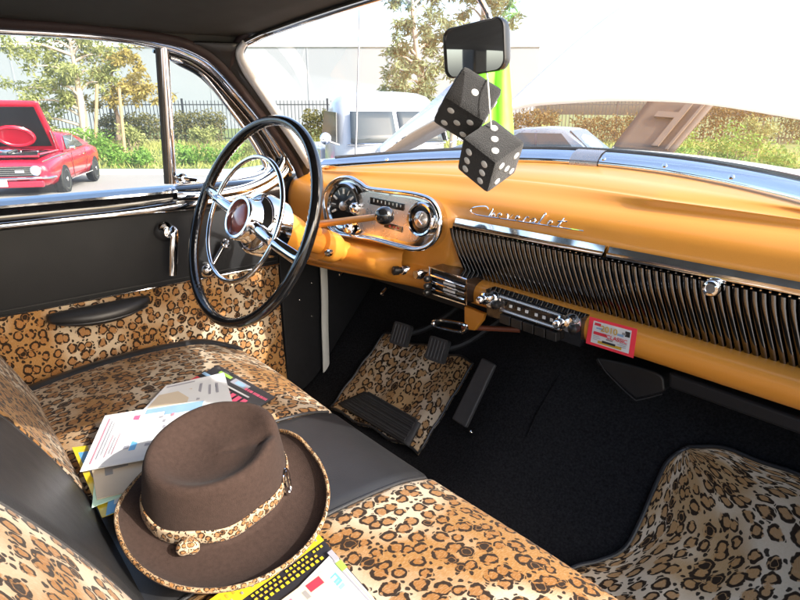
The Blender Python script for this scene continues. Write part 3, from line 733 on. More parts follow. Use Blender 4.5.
# ---- mirror
mc = P(474, 49, 'x', .0)+V((0, 0, 0)); mn = V((.10, -1.0, -.034)).normalized()
m1 = V((-mn.y, mn.x, 0)).normalized(); m2 = mn.cross(m1); 
if m2.z < 0: m2 = -m2
rl = math.radians(5); m1, m2 = m1*math.cos(rl)+m2*math.sin(rl), m2*math.cos(rl)-m1*math.sin(rl)
def rrect(c, a, b, w, h, r, n=6, off=V()):
    o = []
    for cx, cy, s in ((w-r, h-r, 0), (-w+r, h-r, 1), (-w+r, -h+r, 2), (w-r, -h+r, 3)):
        for k in range(n+1):
            t = (s+k/n)*PI/2; o.append(c+a*(cx+r*math.cos(t))+b*(cy+r*math.sin(t))+off)
    return o
mw, mh = .064, .041
L_ = [rrect(mc, m1, m2, mw*s, mh*s, .017, 6, mn*o) for s, o in ((.55, -.035), (.85, -.028), (.98, -.012), (1.0, 0.0), (.985, .004), (.95, .005), (.94, .001))]
mir = MB().grid(L_, closed=True); mir.f.append(tuple(range(28))); mir.mi.append(0)
mir = mir.build('rear_view_mirror', PLASTK, car, smooth=50)
MB().prism(rrect(mc, m1, m2, mw*.945, mh*.945, .015, 6, mn*.0012), -mn*.003).build('mirror_glass', MIRROR, mir, smooth=0)
MB().tube(spline([mc-mn*.03, mc-mn*.045+UPZ*.035, P(487, 12, 'x', -.01), Hd(0)+V((0, -.01, -.01))], 5), .0055, 10).build('mirror_stem', CHROME, mir)
# ---- antenna and raised hood
MB().tube([P(355.5, 165, 'd', 2.25), P(358.5, 60, 'd', 2.22), P(361, -30, 'd', 2.2)], [.0044, .0038, .0032], 8).build('antenna', pm('antenna_steel', (.16, .16, .165), .3, .6, .05, 20), car)
re_ = [P(503, 108, 'y', 1.55), P(530, 101.5, 'y', 1.60), P(570, 98, 'y', 1.64), P(622, 95.5, 'y', 1.67), P(700, 98, 'y', 1.68), P(800, 113, 'y', 1.66), P(860, 124, 'y', 1.62)]
re_ = resample(spline(re_, 6), 40)
rows = []
for k in range(16):
    t = k/15; s = 1.15*t
    rows.append([V((p.x*(1-.18*t)+.02*t, p.y+s*.85, p.z+s*.53+.05*math.sin(PI*t)-.10*(1-math.cos((p.x-.1)*2.0))*t)) for p in re_])
hood = MB().grid(rows).build('hood', CREAMPAINT, car, smooth=80, solid=.02, offset=-1)
MB().tube([p+V((0, -.002, -.003)) for p in re_], .006, 8).build('hood_edge', CREAMPAINT, hood)
rows = []
for i in range(31):
    x = lerp(-.75, .75, i/30); b = Bz(max(-.66, min(.66, x)))
    rows.append([V((x, b.y+.02+lerp(0, .42, k/6), b.z+.012-.05*(k/6)**2-.05*max(0, abs(x)-.5))) for k in range(7)])
MB().grid(rows).build('cowl', CREAMPAINT, car, smooth=80, solid=.02)
# ---- floor
def fz(x, y):
    t = y-.84; ramp_ = 0 if t < -.08 else (1.15*(t+.08)**2/.32 if t < .08 else 1.15*t)
    tun = .075*math.exp(-((x-.02)/.17)**2)*sm((y-.45)/.5)
    return min(.42+ramp_+tun, 1.05)
rows = [[V((x, y, fz(x, y)-.006+.002*math.sin(x*23+y*9)*math.sin(y*31))) for y in [lerp(-.3, 1.36, j/90) for j in range(91)]] for x in [lerp(-.73, .73, i/70) for i in range(71)]]
MB().grid(rows).build('floor_carpet', CARPET, car, smooth=80, solid=.02, offset=1)
MB().box((0, 1.36, .8), (1.5, .03, .7)).build('firewall', BLACKP, car, smooth=0)
for s in (-1, 1):
    kp = MB().box((s*.745, 1.06, .70), (.05, .58, .80)).build('kick_panel', BLACKP, car, smooth=0, bevel=.004)
    if s < 0:
        for p in ((312, 283), (312, 316), (300, 300)):
            MB().lathe(P(p[0], p[1], 'x', -.72), (1, 0, 0), [(.004, 0), (.0035, .002), (.001, .003)], 12).build('panel_screw', CHROME, kp)
ws_ = [P(*p, 'x', -.700) for p in ((323, 256), (324.5, 290), (325, 330), (326, 360), (326, 380), (323, 394), (316, 408))]
MB().tube(spline(ws_, 5), .0055, 10, up=(1, 0, 0), ry=.0125).build('door_seal', WHITEP, car)
# sills
for s in (-1, 1): MB().box((s*.75, .15, .39), (.10, 1.5, .07)).build('door_sill', PILLAR, car, smooth=0, bevel=.01)
# pedals
for (px_, py_) in ((399.5, 334), (436, 349.5)):
    c = P(px_, py_, 'y', .935); n_ = V((.12, -.9, .42)).normalized(); a = UPZ.cross(n_).normalized(); b = n_.cross(a)
    ped = MB().prism(rrect(c, a, b, .029, .031, .007), -n_*.016).build('pedal', RUBBER, car, smooth=40)
    tr = MB()
    for k in range(-2, 3): tr.tube([c+a*(k*.0105)-b*.024+n_*.0005, c+a*(k*.0105)+b*.024+n_*.0005], .0022, 6)
    tr.build('pedal_tread', RUBBER, ped)
    MB().tube(spline([c-n_*.012, c+V((.05, .07, .02)), c+V((.11, .20, .11))], 5), .009, 8).build('pedal_arm', BLACKP, ped)
g0 = march(461, 424, fz, off=.03); g1 = march(491, 362, fz, off=.07)
gd = (g1-g0).normalized(); gs = gd.cross(V((0, -.7, .7))).normalized(); gn = gs.cross(gd).normalized()
if gn.z < 0: gn = -gn
acc = MB().prism([g0-gs*.024, g0+gs*.024, g1+gs*.022, g1-gs*.022], gn*.012).build('accelerator', RUBBER, car, smooth=0, bevel=.004)
MB().lathe(g0+gs*.045+gn*.004, gn, [(.006, -.03), (.006, .008), (.003, .012), (.0005, .0125)], 12).build('pedal_bolt', CHROME, car)
# carpet seam on the tunnel
sm_ = [march(*p, fz, off=.004) for p in ((527, 437), (535, 418), (548, 395), (560, 375))]
MB().tube(spline(sm_, 6), .0016, 6).build('carpet_seam', CARPET, car)
# ---- bench seat
def zc(x, y):
    t = (y-.10)/.45
    z = .700+.030*math.sin(PI*min(1, max(0, t*.80+.12)))
    z -= .010*sm((y-.46)/.10)**2
    z -= .065*sm((-.585-x)/.09)**2
    for s in (-.146, .136): z -= .007*math.exp(-((x-s)/.006)**2)
    z += .010*math.exp(-((x-.40)/.20)**2)+.010*math.exp(-((x+.38)/.18)**2)
    return z
def xend(y): return -.618+.10*max(0, (y-.40)/.15)**2.4
seat = MB()
seat.prism([V((-.672, -.02, .40)), V((-.672, .42, .40)), V((-.60, .52, .40)), V((.66, .52, .40)), V((.66, -.02, .40))], V((0, 0, .235)))
seat = seat.build('bench_seat', VINYL, car, smooth=40, bevel=.012)
def panel(x0, x1, mat, name, y0=.02, uo=(0, 0)):
    nx = max(6, int((x1-x0)/.012)); rows = []
    YS = [lerp(y0, .545, j/48) for j in range(49)]
    for y in YS:
        lo = max(x0, xend(y)) if x0 < -.6 else x0
        rows.append([V((lerp(lo, x1, i/nx), y, zc(lerp(lo, x1, i/nx), y))) for i in range(nx+1)])
    for dy, dz in ((.010, -.008), (.017, -.020), (.021, -.034), (.020, -.050)):
        y = .545
        lo = max(x0, xend(y)) if x0 < -.6 else x0
        rows.append([V((lerp(lo, x1, i/nx), y+dy, zc(lerp(lo, x1, i/nx), y)+dz)) for i in range(nx+1)])
    return MB().grid(rows, uv=True, uoff=uo).build(name, mat, seat, smooth=70)
panel(-.618, -.146, LEO_SEAT, 'seat_cushion', uo=(0, 0)); panel(-.146, .136, VINYL, 'centre_cushion'); panel(.136, .665, LEO_SEAT, 'seat_cushion', uo=(2.3, 1.7))
# black side bolster and piping
rows = []
for j in range(40):
    y = lerp(-.02, .545, j/39); x = xend(y); z = zc(x, y)
    rows.append([V((x+.006, y, z+.002)), V((x-.004, y+.001, z+.008)), V((x-.022, y+.003, z+.006)), V((x-.040, y+.004, z-.006)), V((x-.048, y+.004, z-.03)), V((x-.045, y+.004, z-.07)), V((x-.010, y, .52)), V((x, y, .42))])
MB().grid(rows).build('side_bolster', VINYL, seat, smooth=70)
MB().tube([V((x, .567, zc(x, .545)-.048)) for x in [lerp(-.60, .66, i/50) for i in range(51)]], .0045, 8).build('front_piping', VINYL, seat)
MB().grid([[V((x, .566, zc(x, .545)-.05)) for x in [lerp(-.57, .66, i/30) for i in range(31)]], [V((x, .560, .52)) for x in [lerp(-.57, .66, i/30) for i in range(31)]], [V((x, .53, .41)) for x in [lerp(-.57, .66, i/30) for i in range(31)]]]).build('front_valance', VINYL, seat)
for s in (-.146, .136):
    MB().tube([V((s, y, zc(s, y)+.004)) for y in [lerp(.08, .56 if False else .545, i/30) for i in range(31)]], .0028, 8).build('seam_piping', VINYL, seat)
LEAN = .56
def yb(x, z):
    t = (z-.66)/.46
    y = .098-LEAN*(z-.72)+.028*math.sin(PI*min(1, max(0, t)))
    for s in (-.146, .136): y -= .008*math.exp(-((x-s)/.007)**2)
    y -= .05*sm((-.565-x)/.075)**2
    y -= .02*sm((z-1.05)/.08)
    return y
bb = MB().prism([V((-.64, .06, .62)), V((.655, .06, .62)), V((.655, -.20, 1.11)), V((-.64, -.20, 1.11))], V((0, -.13, -.03)))
backr = bb.build('seat_back', VINYL, car, smooth=0, bevel=.03)
def bpanel(x0, x1, mat, name, uo=(0, 0)):
    nx = max(6, int((x1-x0)/.012)); rows = []
    for j in range(40):
        z = lerp(.655, 1.13, j/39)
        rows.append([V((lerp(x0, x1, i/nx), yb(lerp(x0, x1, i/nx), z), z)) for i in range(nx+1)])
    last = rows[-1]
    for dy, dz in ((-.02, .010), (-.05, .012), (-.09, .0)): rows.append([p+V((0, dy, dz)) for p in last])
    return MB().grid(rows, uv=True, uoff=uo).build(name, mat, backr, smooth=70)
bpanel(-.645, -.146, LEO_SEAT, 'backrest_panel', (5.1, .4)); bpanel(-.146, .136, VINYL, 'centre_backrest'); bpanel(.136, .66, LEO_SEAT, 'backrest_panel', (7.7, 2.2))
for s in (-.146, .136):
    MB().tube([V((s, yb(s, z)+.004, z)) for z in [lerp(.70, 1.12, i/30) for i in range(31)]], .003, 8).build('seam_piping', VINYL, backr)
# ================================================================== LOOSE THINGS IN THE CABIN
# floor mats
def mat_sheet(name, corners, label, rows_n=24, cols=30):
    tl, tr, br, bl = corners
    rows = []
    for i in range(rows_n+1):
        r = []
        for j in range(cols+1):
            u, v = j/cols, i/rows_n
            px_ = lerp(lerp(tl[0], tr[0], u), lerp(bl[0], br[0], u), v); py_ = lerp(lerp(tl[1], tr[1], u), lerp(bl[1], br[1], u), v)
            p = march(px_, py_, fz, off=.015); r.append(p)
        rows.append(r)
    return rows
t = thing('floor_mat', 'small leopard floor mat with black heel pad below the two pedals', 'floor mat', (-.45, .9, .44), 0, 'leopard floor mats')
def inv(o, root): o.matrix_parent_inverse = Matrix.Translation(root.location).inverted(); return o
def smoothrows(rows, it=3):
    for _ in range(it):
        new = [list(r) for r in rows]
        for i in range(1, len(rows)-1):
            for j in range(1, len(rows[0])-1): new[i][j] = (rows[i-1][j]+rows[i+1][j]+rows[i][j-1]+rows[i][j+1]+rows[i][j]*2)/6
        rows = new
    return rows
r1 = smoothrows(mat_sheet('m', [(385, 333), (473, 362), (418, 452), (330, 408)], ''))
r1 = [[p+V((0, 0, .006*math.sin(j*.55)+.003*math.sin(i*.8))) for j, p in enumerate(r)] for i, r in enumerate(r1)]
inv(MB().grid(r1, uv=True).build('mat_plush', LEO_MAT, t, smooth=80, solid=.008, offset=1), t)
ed_ = r1[0]+[r[-1] for r in r1[1:]]+r1[-1][::-1][1:]+[r[0] for r in r1[::-1][1:-1]]
inv(MB().tube(ed_, .0035, 8, True).build('mat_binding', VINYL, t), t)
hp = smoothrows(mat_sheet('m', [(365, 396), (420, 428), (408, 451), (338, 408)], '', 12, 16))
inv(MB().grid([[p+V((0, 0, .016)) for p in r] for r in hp]).build('heel_pad', RUBBER, t, smooth=80, solid=.008, offset=1), t)
rb = MB()
for k in range(9):
    v = (k+.5)/9; i = int(v*12); rb.tube([hp[i][j]+V((0, 0, .0175)) for j in range(1, 16)], .0035, 6)
inv(rb.build('heel_pad_rib', RUBBER, t), t)
t = thing('floor_mat', 'large leopard floor mat with black binding on the passenger side carpet', 'floor mat', (.35, .9, .44), 0, 'leopard floor mats')
def mat2(u, v):
    # outline in pixels: left edge from (685,444) down to (575,572) and on
    L = spline([V(p+(0,)) for p in ((684, 445), (668, 458), (655, 485), (640, 520), (625, 545), (598, 560), (560, 580), (540, 640))], 8)
    Rr = spline([V(p+(0,)) for p in ((690, 443), (730, 452), (800, 476), (880, 500), (930, 560), (930, 620), (900, 660), (860, 700))], 8)
    a = resample(L, 41)[int(v*40)]; b = resample(Rr, 41)[int(v*40)]
    return a.lerp(b, u)
rows = []
for i in range(41):
    r = []
    for j in range(31):
        q_ = mat2(j/30, i/40); r.append(march(q_.x, q_.y, fz, off=.017))
    rows.append(r)
rows = smoothrows(rows, 4)
rows = [[p+V((0, 0, .006*math.sin(p.x*26+p.y*14)*math.sin(p.y*19+1)+.004*math.sin(p.x*50))) for p in r] for r in rows]
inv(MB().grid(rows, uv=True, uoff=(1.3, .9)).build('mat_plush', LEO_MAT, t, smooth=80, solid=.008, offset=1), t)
ed_ = rows[0]+[r[-1] for r in rows[1:]]+rows[-1][::-1][1:]+[r[0] for r in rows[::-1][1:-1]]
inv(MB().tube(ed_, .0042, 8, True).build('mat_binding', VINYL, t), t)
# hat
HC = V((.040, .239, .770))
hat = thing('fedora_hat', 'brown felt fedora with leopard band and brim edging lying on the seat', 'hat', HC, 0)
NT = 96; tilt = Matrix.Rotation(math.radians(15), 3, 'Y') @ Matrix.Rotation(math.radians(5), 3, 'X')
def hp_(th, ax, ay, z, dy=0.): return tilt @ V((ax*math.cos(th), ay*math.sin(th)+dy, z))
def brimz(th, k): # k 0..1 outwards: soft snap brim, curled at the sides
    f = sm((-math.cos(th)-.1)/.8)
    return lerp(.004+.030*k**3*(.55+.45*abs(math.cos(th))), .004-.022*k, f)
prof = []
ths = [2*PI*i/NT for i in range(NT)]
rows = []
for k in range(13):
    t = 1-k/12; ax = lerp(.084, .154, t); ay = lerp(.100, .136, t)
    rows.append([hp_(th, ax-.008*t**4*abs(math.cos(th)), ay-.004*t**4, brimz(th, t))+tilt @ V((.022*t, .001*t, 0)) for th in ths])
for zz, s in ((.006, .99), (.012, .98), (.03, .96), (.052, .935), (.072, .905), (.086, .88), (.095, .85), (.099, .81), (.0985, .755), (.094, .69), (.087, .61), (.081, .52), (.077, .41), (.075, .28), (.075, .05)):
    r = []
    for th in ths:
        pinch = 1-.07*math.exp(-((math.sin(th)-.8)/.25)**2)*sm(zz/.10)*abs(math.cos(th))**.5
        z2 = zz*(1+.05*math.sin(th)*sm(zz/.1))-.010*math.exp(-(((th-1.15+PI) % (2*PI)-PI)/.22)**2)*(1 if .6 < s < .93 else .2)*(zz > .07)
        r.append(hp_(th, .084*s*pinch, .100*s, z2))
    rows.append(r)
hm_ = MB().grid(rows, closed=True); hm_.f.append(tuple((len(rows)-1)*NT+k for k in range(NT))); hm_.mi.append(0)
hm_.build('felt_body', FELT, hat, smooth=80, solid=.0032, offset=-1)
ring = [hp_(th, .154-.008*abs(math.cos(th)), .132, brimz(th, 1))+tilt @ V((.022, .001, 0)) for th in ths]
trm = MB(); vs = []; uvs = []; fs = []
for i in range(NT+1):
    th = 2*PI*i/NT; c = hp_(th, .154-.008*abs(math.cos(th)), .132, brimz(th, 1))+tilt @ V((.022, .001, 0)); rd = V((math.cos(th), math.sin(th), 0))
    for k in range(9):
        a = 2*PI*k/8; vs.append(c+rd*(.0026*math.cos(a))+V((0, 0, .0034*math.sin(a)))); uvs.append((i*.0105, k*.004))
for i in range(NT):
    for k in range(8): fs.append((i*9+k, i*9+k+1, (i+1)*9+k+1, (i+1)*9+k))
trm.add(vs, fs, uvs).build('brim_edging', LEO_TRIM, hat, smooth=80)
rows = []
for zz, s in ((.008, 1.008), (.012, 1.018), (.020, 1.016), (.028, 1.006), (.032, .995)):
    rows.append([hp_(2*PI*i/NT, .0835*s*.985, .0995*s*.985, zz+.003*math.sin(2*PI*i/NT*7)) for i in range(NT+1)])
MB().grid(rows, uv=True).build('hat_band', LEO_TRIM, hat, smooth=80, solid=.0015)
def hatdir(px_, py_, z):
    p = P(px_, py_, 'z', HC.z+z)-HC; return math.atan2(p.y/.1, p.x/.084)
tb = hatdir(262, 476, .02); bc = hp_(tb, .0815, .0975, .021); bn = V((math.cos(tb), math.sin(tb)*.85, .1)).normalized(); ba = UPZ.cross(bn).normalized(); bu = bn.cross(ba)
MB().tube([bc+ba*(.011*math.cos(a))+bu*(.019*math.sin(a))+bn*.003 for a in [2*PI*k/24 for k in range(24)]], .0022, 8, True).tube([bc+bu*.017+bn*.004, bc-bu*.017+bn*.004], .0018, 6).build('band_buckle', CHROME, hat)
tk_ = hatdir(180, 540, .018); kc = hp_(tk_, .089, .106, .018)
kn_ = MB(); vs = []; uvs = []; fs = []
for i in range(13):
    for k in range(21):
        a = PI*i/12; b3 = 2*PI*k/20; rr3 = .0105*(1+.18*math.sin(3*b3)*math.sin(a))
        vs.append(kc+V((rr3*1.25*math.sin(a)*math.cos(b3), rr3*1.25*math.sin(a)*math.sin(b3), rr3*math.cos(a)*1.0))); uvs.append((k*.004, i*.004))
for i in range(12):
    for k in range(20): fs.append((i*21+k, i*21+k+1, (i+1)*21+k+1, (i+1)*21+k))
kn_.add(vs, fs, uvs).build('band_knot', LEO_TRIM, hat, smooth=80)
# papers on the seat : corners by pixel on the cushion, real thin sheets with print
def paper(name, label, cat, px4, z, base, decals, group=None, curl=0., th=.0012):
    c = [P(a, b, 'z', z+dz) for (a, b), dz in zip(px4, (curl, 0, 0, 0))]
    ctr = sum(c, V())/4; n_ = (c[1]-c[0]).cross(c[3]-c[0]).normalized()
    if n_.z < 0: n_ = -n_
    o, q = flat(name, c, decals, base, None, n_, th)
    tag(o, label, cat, group)
    return o, q, c
def lines(u0, u1, v0, v1, n, mt, w=.5, jit=.2):
    out = []
    for i in range(n):
        v = lerp(v0, v1, i/max(1, n)); out.append((u0, v, lerp(u1, u0, random.random()*jit), v+(v1-v0)/n*w, mt))
    return out
def vlines(u0, u1, v0, v1, n, mt, w=.45, jit=.25):
    return [(lerp(u0, u1, i/n), v0+random.random()*jit*(v1-v0)*.3, lerp(u0, u1, (i+w)/n), v1-random.random()*jit*(v1-v0), mt) for i in range(n)]
ZP = .722
ZS = .736
def dashes(u0, u1, v, h_, n, mt):
    out = []; u = u0; 
    while u < u1:
        w = (u1-u0)/n*random.choice((.4, .6, .9, 1.3)); out.append((u, v, min(u1, u+w*.72), v+h_, mt)); u += w
    return out
paper('brochure', 'black brochure with red and white print farthest back among the papers', 'brochure', [(218, 366), (275, 398), (250, 414), (188, 383)], ZS+.0, INK,
      [(.14, .14, .36, .24, GRNI), (.40, .12, .66, .34, PALEI), (.46, .16, .60, .30, PBLUE)]+dashes(.64, .98, .24, .10, 7, PINKI)+[(.0, .46, .42, .56, PBLUE), (.42, .50, .80, .56, WHITE), (.0, .70, .22, .95, REDI)]+[(.24+.09*k, .66, .30+.09*k, .96, PINKI) for k in range(7)], 'printed papers on the seat', th=.003)
paper('brochure', 'yellow and blue brochure peeping out under the cream paper beside the hat', 'brochure', [(72, 448), (150, 438), (150, 500), (102, 518)], ZS, YEL, [(.05, .1, .5, .3, BLUEI), (.3, .55, .8, .8, BLUEI), (.36, .6, .6, .74, WHITE), (.1, .35, .3, .5, PALEI), (.5, .84, .9, .95, INK)], 'printed papers on the seat')
paper('flyer', 'blue flyer with white print tucked under the brim of the hat', 'flyer', [(112, 478), (165, 462), (172, 490), (106, 516)], ZS+.002, BLUEI, [(.1, .2, .3, .8, WHITE), (.34, .1, .6, .9, INK), (.4, .2, .55, .4, WHITE), (.4, .5, .55, .7, PALEI)], 'printed papers on the seat')
paper('leaflet', 'mint green leaflet edge showing under the cream paper', 'leaflet', [(100, 425), (180, 402), (190, 470), (92, 508)], ZS+.004, MINT, [], 'printed papers on the seat')
paper('flyer', 'cream flyer with grey sketch beneath the white drawing sheet', 'flyer', [(88, 446), (190, 420), (185, 478), (97, 500)], ZS+.006, CREAMP, [(.12, .42, .20, .66, GREYI), (.16, .34, .36, .58, GREYI), (.22, .30, .42, .48, BROWNU), (.5, .35, .8, .37, PALEI), (.5, .42, .74, .44, PALEI)], 'printed papers on the seat')
paper('leaflet', 'plain white leaflet partly under the white drawing sheet, nearest the door', 'leaflet', [(166, 386), (224, 373), (233, 404), (130, 424)], ZS+.008, PAPER, [(.05, .06, .5, .1, PALEI), (.04, .3, .5, .85, CREAMP), (.6, .2, .64, .7, PALEI), (.74, .3, .77, .6, PALEI), (.84, .3, .87, .6, PALEI)], 'printed papers on the seat', curl=.006)
paper('drawing_sheet', 'large white sheet with blue figure drawing, yellow sun and red marks beside the hat', 'paper', [(105, 416), (206, 400), (190, 452), (80, 472)], ZS+.013, PAPER,
      [(.40, .02, .98, .12, PBLUE), (.60, .02, .98, .2, PBLUE), (.30, .12, .36, .26, PINKI), (.46, .34, .55, .50, YEL), (.36, .38, .40, .47, GREYI), (.38, .46, .47, .55, BLUEI), (.34, .55, .40, .60, GREYI), (.44, .52, .50, .68, GREYI), (.38, .64, .44, .80, BLUEI), (.32, .70, .37, .76, PALEI),
       (.56, .22, .60, .26, PALEI), (.61, .30, .64, .36, PALEI), (.63, .42, .66, .48, PALEI), (.62, .54, .65, .60, PALEI), (.58, .64, .62, .70, PALEI), (.52, .72, .57, .77, PALEI), (.68, .2, .71, .26, PALEP)]+[(.06, .10, .075, .92, PALEP), (.10, .16, .108, .86, PALEI), (.13, .2, .136, .8, PALEI), (.17, .45, .176, .85, PALEP), (.20, .5, .206, .8, PALEI), (.23, .45, .236, .82, PALEP)], 'printed papers on the seat', curl=.012)
yl = [(313, 528), (372, 612), (300, 680), (206, 606)]
def uvp(c, u, v): return c[0]
mg = [(312, 528), (334, 553), (236, 628), (206, 604)]
o, q, c = paper('magazine', 'black and yellow car show flyer on the seat in front of the hat', 'flyer', [(312, 528), (368, 592), (268, 668), (206, 604)], ZS+.001, INK,
      [(0, 0, .24, 1, YEL)]+[d for d in [(.07+.0, v, .13, v+.02, GOLDI) for v in [.06+.05*k for k in range(18)] if random.random() > .15]]+[(.165, v, .20, v+.018, GREYI) for v in [.05+.045*k for k in range(20)] if random.random() > .2]
      +[(.28, v, .308, v+.022, YEL) for v in [.05+.04*k for k in range(22)] if random.random() > .12]+[(.345, v, .373, v+.025, GOLDI) for v in [.1+.045*k for k in range(18)] if random.random() > .12]+[(.41, v, .445, v+.028, YEL) for v in [.12+.05*k for k in range(16)] if random.random() > .12]
      +[(.55, .2, .9, .95, CREAMP), (.58, .26, .68, .40, REDI), (.62, .42, .72, .46, GREYI), (.6, .55, .68, .75, PINKI), (.42, .02, .56, .07, PALEI), (.58, .02, .70, .08, GRNI)], 'printed papers on the seat', th=.002)
paper('postcard', 'white card with light blue logo lying on the black and yellow flyer', 'card', [(333, 553), (378, 604), (336, 650), (283, 604)], ZS+.006, PAPER,
      [(.25, .18, .42, .46, BLUEI), (.28, .22, .33, .42, WHITE), (.36, .22, .385, .44, PBLUE), (.44, .2, .50, .5, PBLUE), (.3, .62, .55, .78, INK)]+[(.10, .07, .9, .10, PALEI), (.3, .03, .95, .05, CREAMP)], 'printed papers on the seat')
# dice
def die(px_, py_, dep, ex, ey, faces, label, L=.066):
    c = P(px_, py_, 'd', dep)
    lw = ray(px_, py_).normalized(); lr = (RT-lw*RT.dot(lw)).normalized(); lu = lr.cross(lw)
    X = V(ex); Y = V(ey); X = (RT*X[0]+UP*Y[0], RT*X[1]+UP*Y[1], RT*X[2]+UP*Y[2])
    xr = V(ex).normalized(); yr = V(ey); yr = (yr-xr*yr.dot(xr)).normalized(); zr = xr.cross(yr)
    ax = [lr*xr[i]+lu*yr[i]-lw*zr[i]*SGN for i in range(3)]
    ax = [a.normalized() for a in ax]
    h_ = L/2; m = MB()
    nseg = 10; rad = .16
    # rounded cube
    for f in range(6):
        a, s = f//2, (1 if f % 2 else -1); b, d = (a+1) % 3, (a+2) % 3
        rows = []
        for i in range(nseg+1):
            r = []
            for j in range(nseg+1):
                v = [0, 0, 0]; v[a] = s; v[b] = (i/nseg*2-1); v[d] = (j/nseg*2-1)
                w = [max(-1+rad, min(1-rad, q)) for q in v]; dv = V(v)-V(w)
                if dv.length > 1e-6: dv = dv.normalized()*rad
                p = V(w)+dv
                p *= 1+.035*(1-max(abs(v[b]), abs(v[d]))**2)
                r.append(c+(ax[0]*p.x+ax[1]*p.y+ax[2]*p.z)*h_)
            rows.append(r if s > 0 else r[::-1])
        m.grid(rows)
    m.mat(1)
    lay = {1: [(0, 0)], 2: [(-.5, .5), (.5, -.5)], 3: [(-.52, -.52), (0, 0), (.52, .52)], 4: [(-.5, -.5), (.5, -.5), (-.5, .5), (.5, .5)], 5: [(-.52, -.52), (.52, -.52), (-.52, .52), (.52, .52), (0, 0)], 6: [(-.5, -.56), (-.5, 0), (-.5, .56), (.5, -.56), (.5, 0), (.5, .56)]}
    for (a, s, val, flip) in faces:
        b, d = (a+1) % 3, (a+2) % 3; nrm = ax[a]*s
        for (u, v) in lay[val]:
            if flip: u, v = v, u
            if flip == 2: u = -u
            bul = 1+.035*(1-max(abs(u), abs(v))**2)
            m.lathe(c+nrm*(h_*bul-.0008)+(ax[b]*u+ax[d]*v)*h_*.94, nrm, [(.0062, 0), (.0059, .0012), (.004, .002), (.0005, .0022)], 16)
    return tag(m.build('fuzzy_die', [DIEB, WHITE], None, smooth=60), label, 'fuzzy die', 'fuzzy dice hanging from the mirror')
SGN = -1
die1 = die(467, 106, .90, (.86, .40, -.30), (-.50, .66, -.52), [(2, -1, 1, 0), (1, -1, 5, 0), (0, -1, 2, 0), (2, 1, 6, 0), (1, 1, 2, 0), (0, 1, 4, 0)], 'upper black fuzzy die showing five white pips below a single pip', .072)
die2 = die(490, 156, .87, (.74, .655, -.16), (-.54, .46, -.70), [(2, -1, 3, 2), (1, -1, 6, 1), (0, -1, 2, 0), (2, 1, 4, 0), (1, 1, 1, 0), (0, 1, 5, 0)], 'lower black fuzzy die showing three white pips in a diagonal', .068)
st_ = MB().tube(spline([P(486.5, 73, 'd', .955), P(487.2, 76, 'd', .90), P(488, 84, 'd', .862), P(489.5, 105, 'd', .845), P(491, 127, 'd', .85)], 5), .0013, 6).build('hanging_cord', WHITE, None)
st_.parent = die2; st_.name = 'cord'
rows = []
for i in range(14):
    t = i/13; yy = lerp(26, 148, t); xl = lerp(497, 474, sm(t*2)); xr_ = lerp(505, 514.5, t**.8)
    rows.append([P(lerp(xl, xr_, j/8), yy+3*math.sin(j*.9)*t, 'd', 1.02+.006*math.sin(j*1.6+t*2)) for j in range(9)])
tag(MB().grid(rows).build('hanging_scarf', LIME, None, smooth=80, solid=.0015), 'bright lime green scarf hanging behind the mirror and dice', 'scarf')
# ================================================================== OUTSIDE
def SQ(s, q, z=0.): return V((CAM.x, CAM.y, 0))+FH*s+RT*q+V((0, 0, z))
def gz(s):
    if s < 0: return 0.
    if s < 15: return -.036*s
    return -.54
def bedz(s): return lerp(-.40, .05, sm((s-17.4)/6.0))
GQ = [-90, -60, -40]+[-30+2*i for i in range(31)]+[40, 60, 90]
GS = [-60, -30, -12, -6, -3, -1, 0, 1, 2, 4, 6, 8, 10, 12, 14, 15, 16, 17, 17.42]
struct(MB().grid([[SQ(s, q_, gz(s)-(.0 if s > 3 else .0)) for q_ in GQ] for s in GS]).build('car_park_ground', ASPH, None))
struct(MB().grid([[SQ(s, q_, bedz(s)+.05*math.sin(q_*.7+s)*sm((s-18)/3)) for q_ in GQ] for s in (17.55, 18, 18.5, 19, 19.5, 20, 21, 22, 23, 24, 26, 30, 40, 60, 120, 300)]).build('planting_bed_ground', LAWNM, None))
kb_ = MB()
for (a, b) in (((17.4, -.71), (17.4, -.56)),):
    kb_.grid([[SQ(17.40, q_, -.56) for q_ in GQ], [SQ(17.405, q_, -.395) for q_ in GQ], [SQ(17.43, q_, -.385) for q_ in GQ], [SQ(17.56, q_, -.385) for q_ in GQ], [SQ(17.57, q_, -.46) for q_ in GQ]])
struct(kb_.build('kerb', KERBM, None))
# warehouse
zt = G(330, 47, 46).z
wh = thing('warehouse', 'long pale grey concrete warehouse behind the iron fence', 'warehouse', SQ(46, -10))
def wadd(name, b, m): o = b.build(name, m, wh, smooth=0); return inv(o, wh)
b = MB(); b.prism([SQ(46, -60, -1), SQ(46, -60, zt), SQ(46, 10.5, zt), SQ(46, 10.5, -1)], FH*12); wadd('wall', b, WALLM)
b = MB(); b.prism([SQ(45.9, -60, zt), SQ(45.9, -60, zt+.35), SQ(45.9, 10.6, zt+.35), SQ(45.9, 10.6, zt)], FH*12.2); wadd('parapet', b, pm('parapet_white', (.72, .73, .74), .8))
for q_ in (-52, -44.5, -37, -29.5, -22, -14.5, -7, .5, 8):
    b = MB(); b.prism([SQ(45.97, q_-.05, -1), SQ(45.97, q_-.05, zt-.02), SQ(45.97, q_+.05, zt-.02), SQ(45.97, q_+.05, -1)], FH*.02); wadd('panel_joint', b, pm('joint_grey', (.25, .27, .30), .9) if 'joint_grey' not in MATS else MATS['joint_grey'])
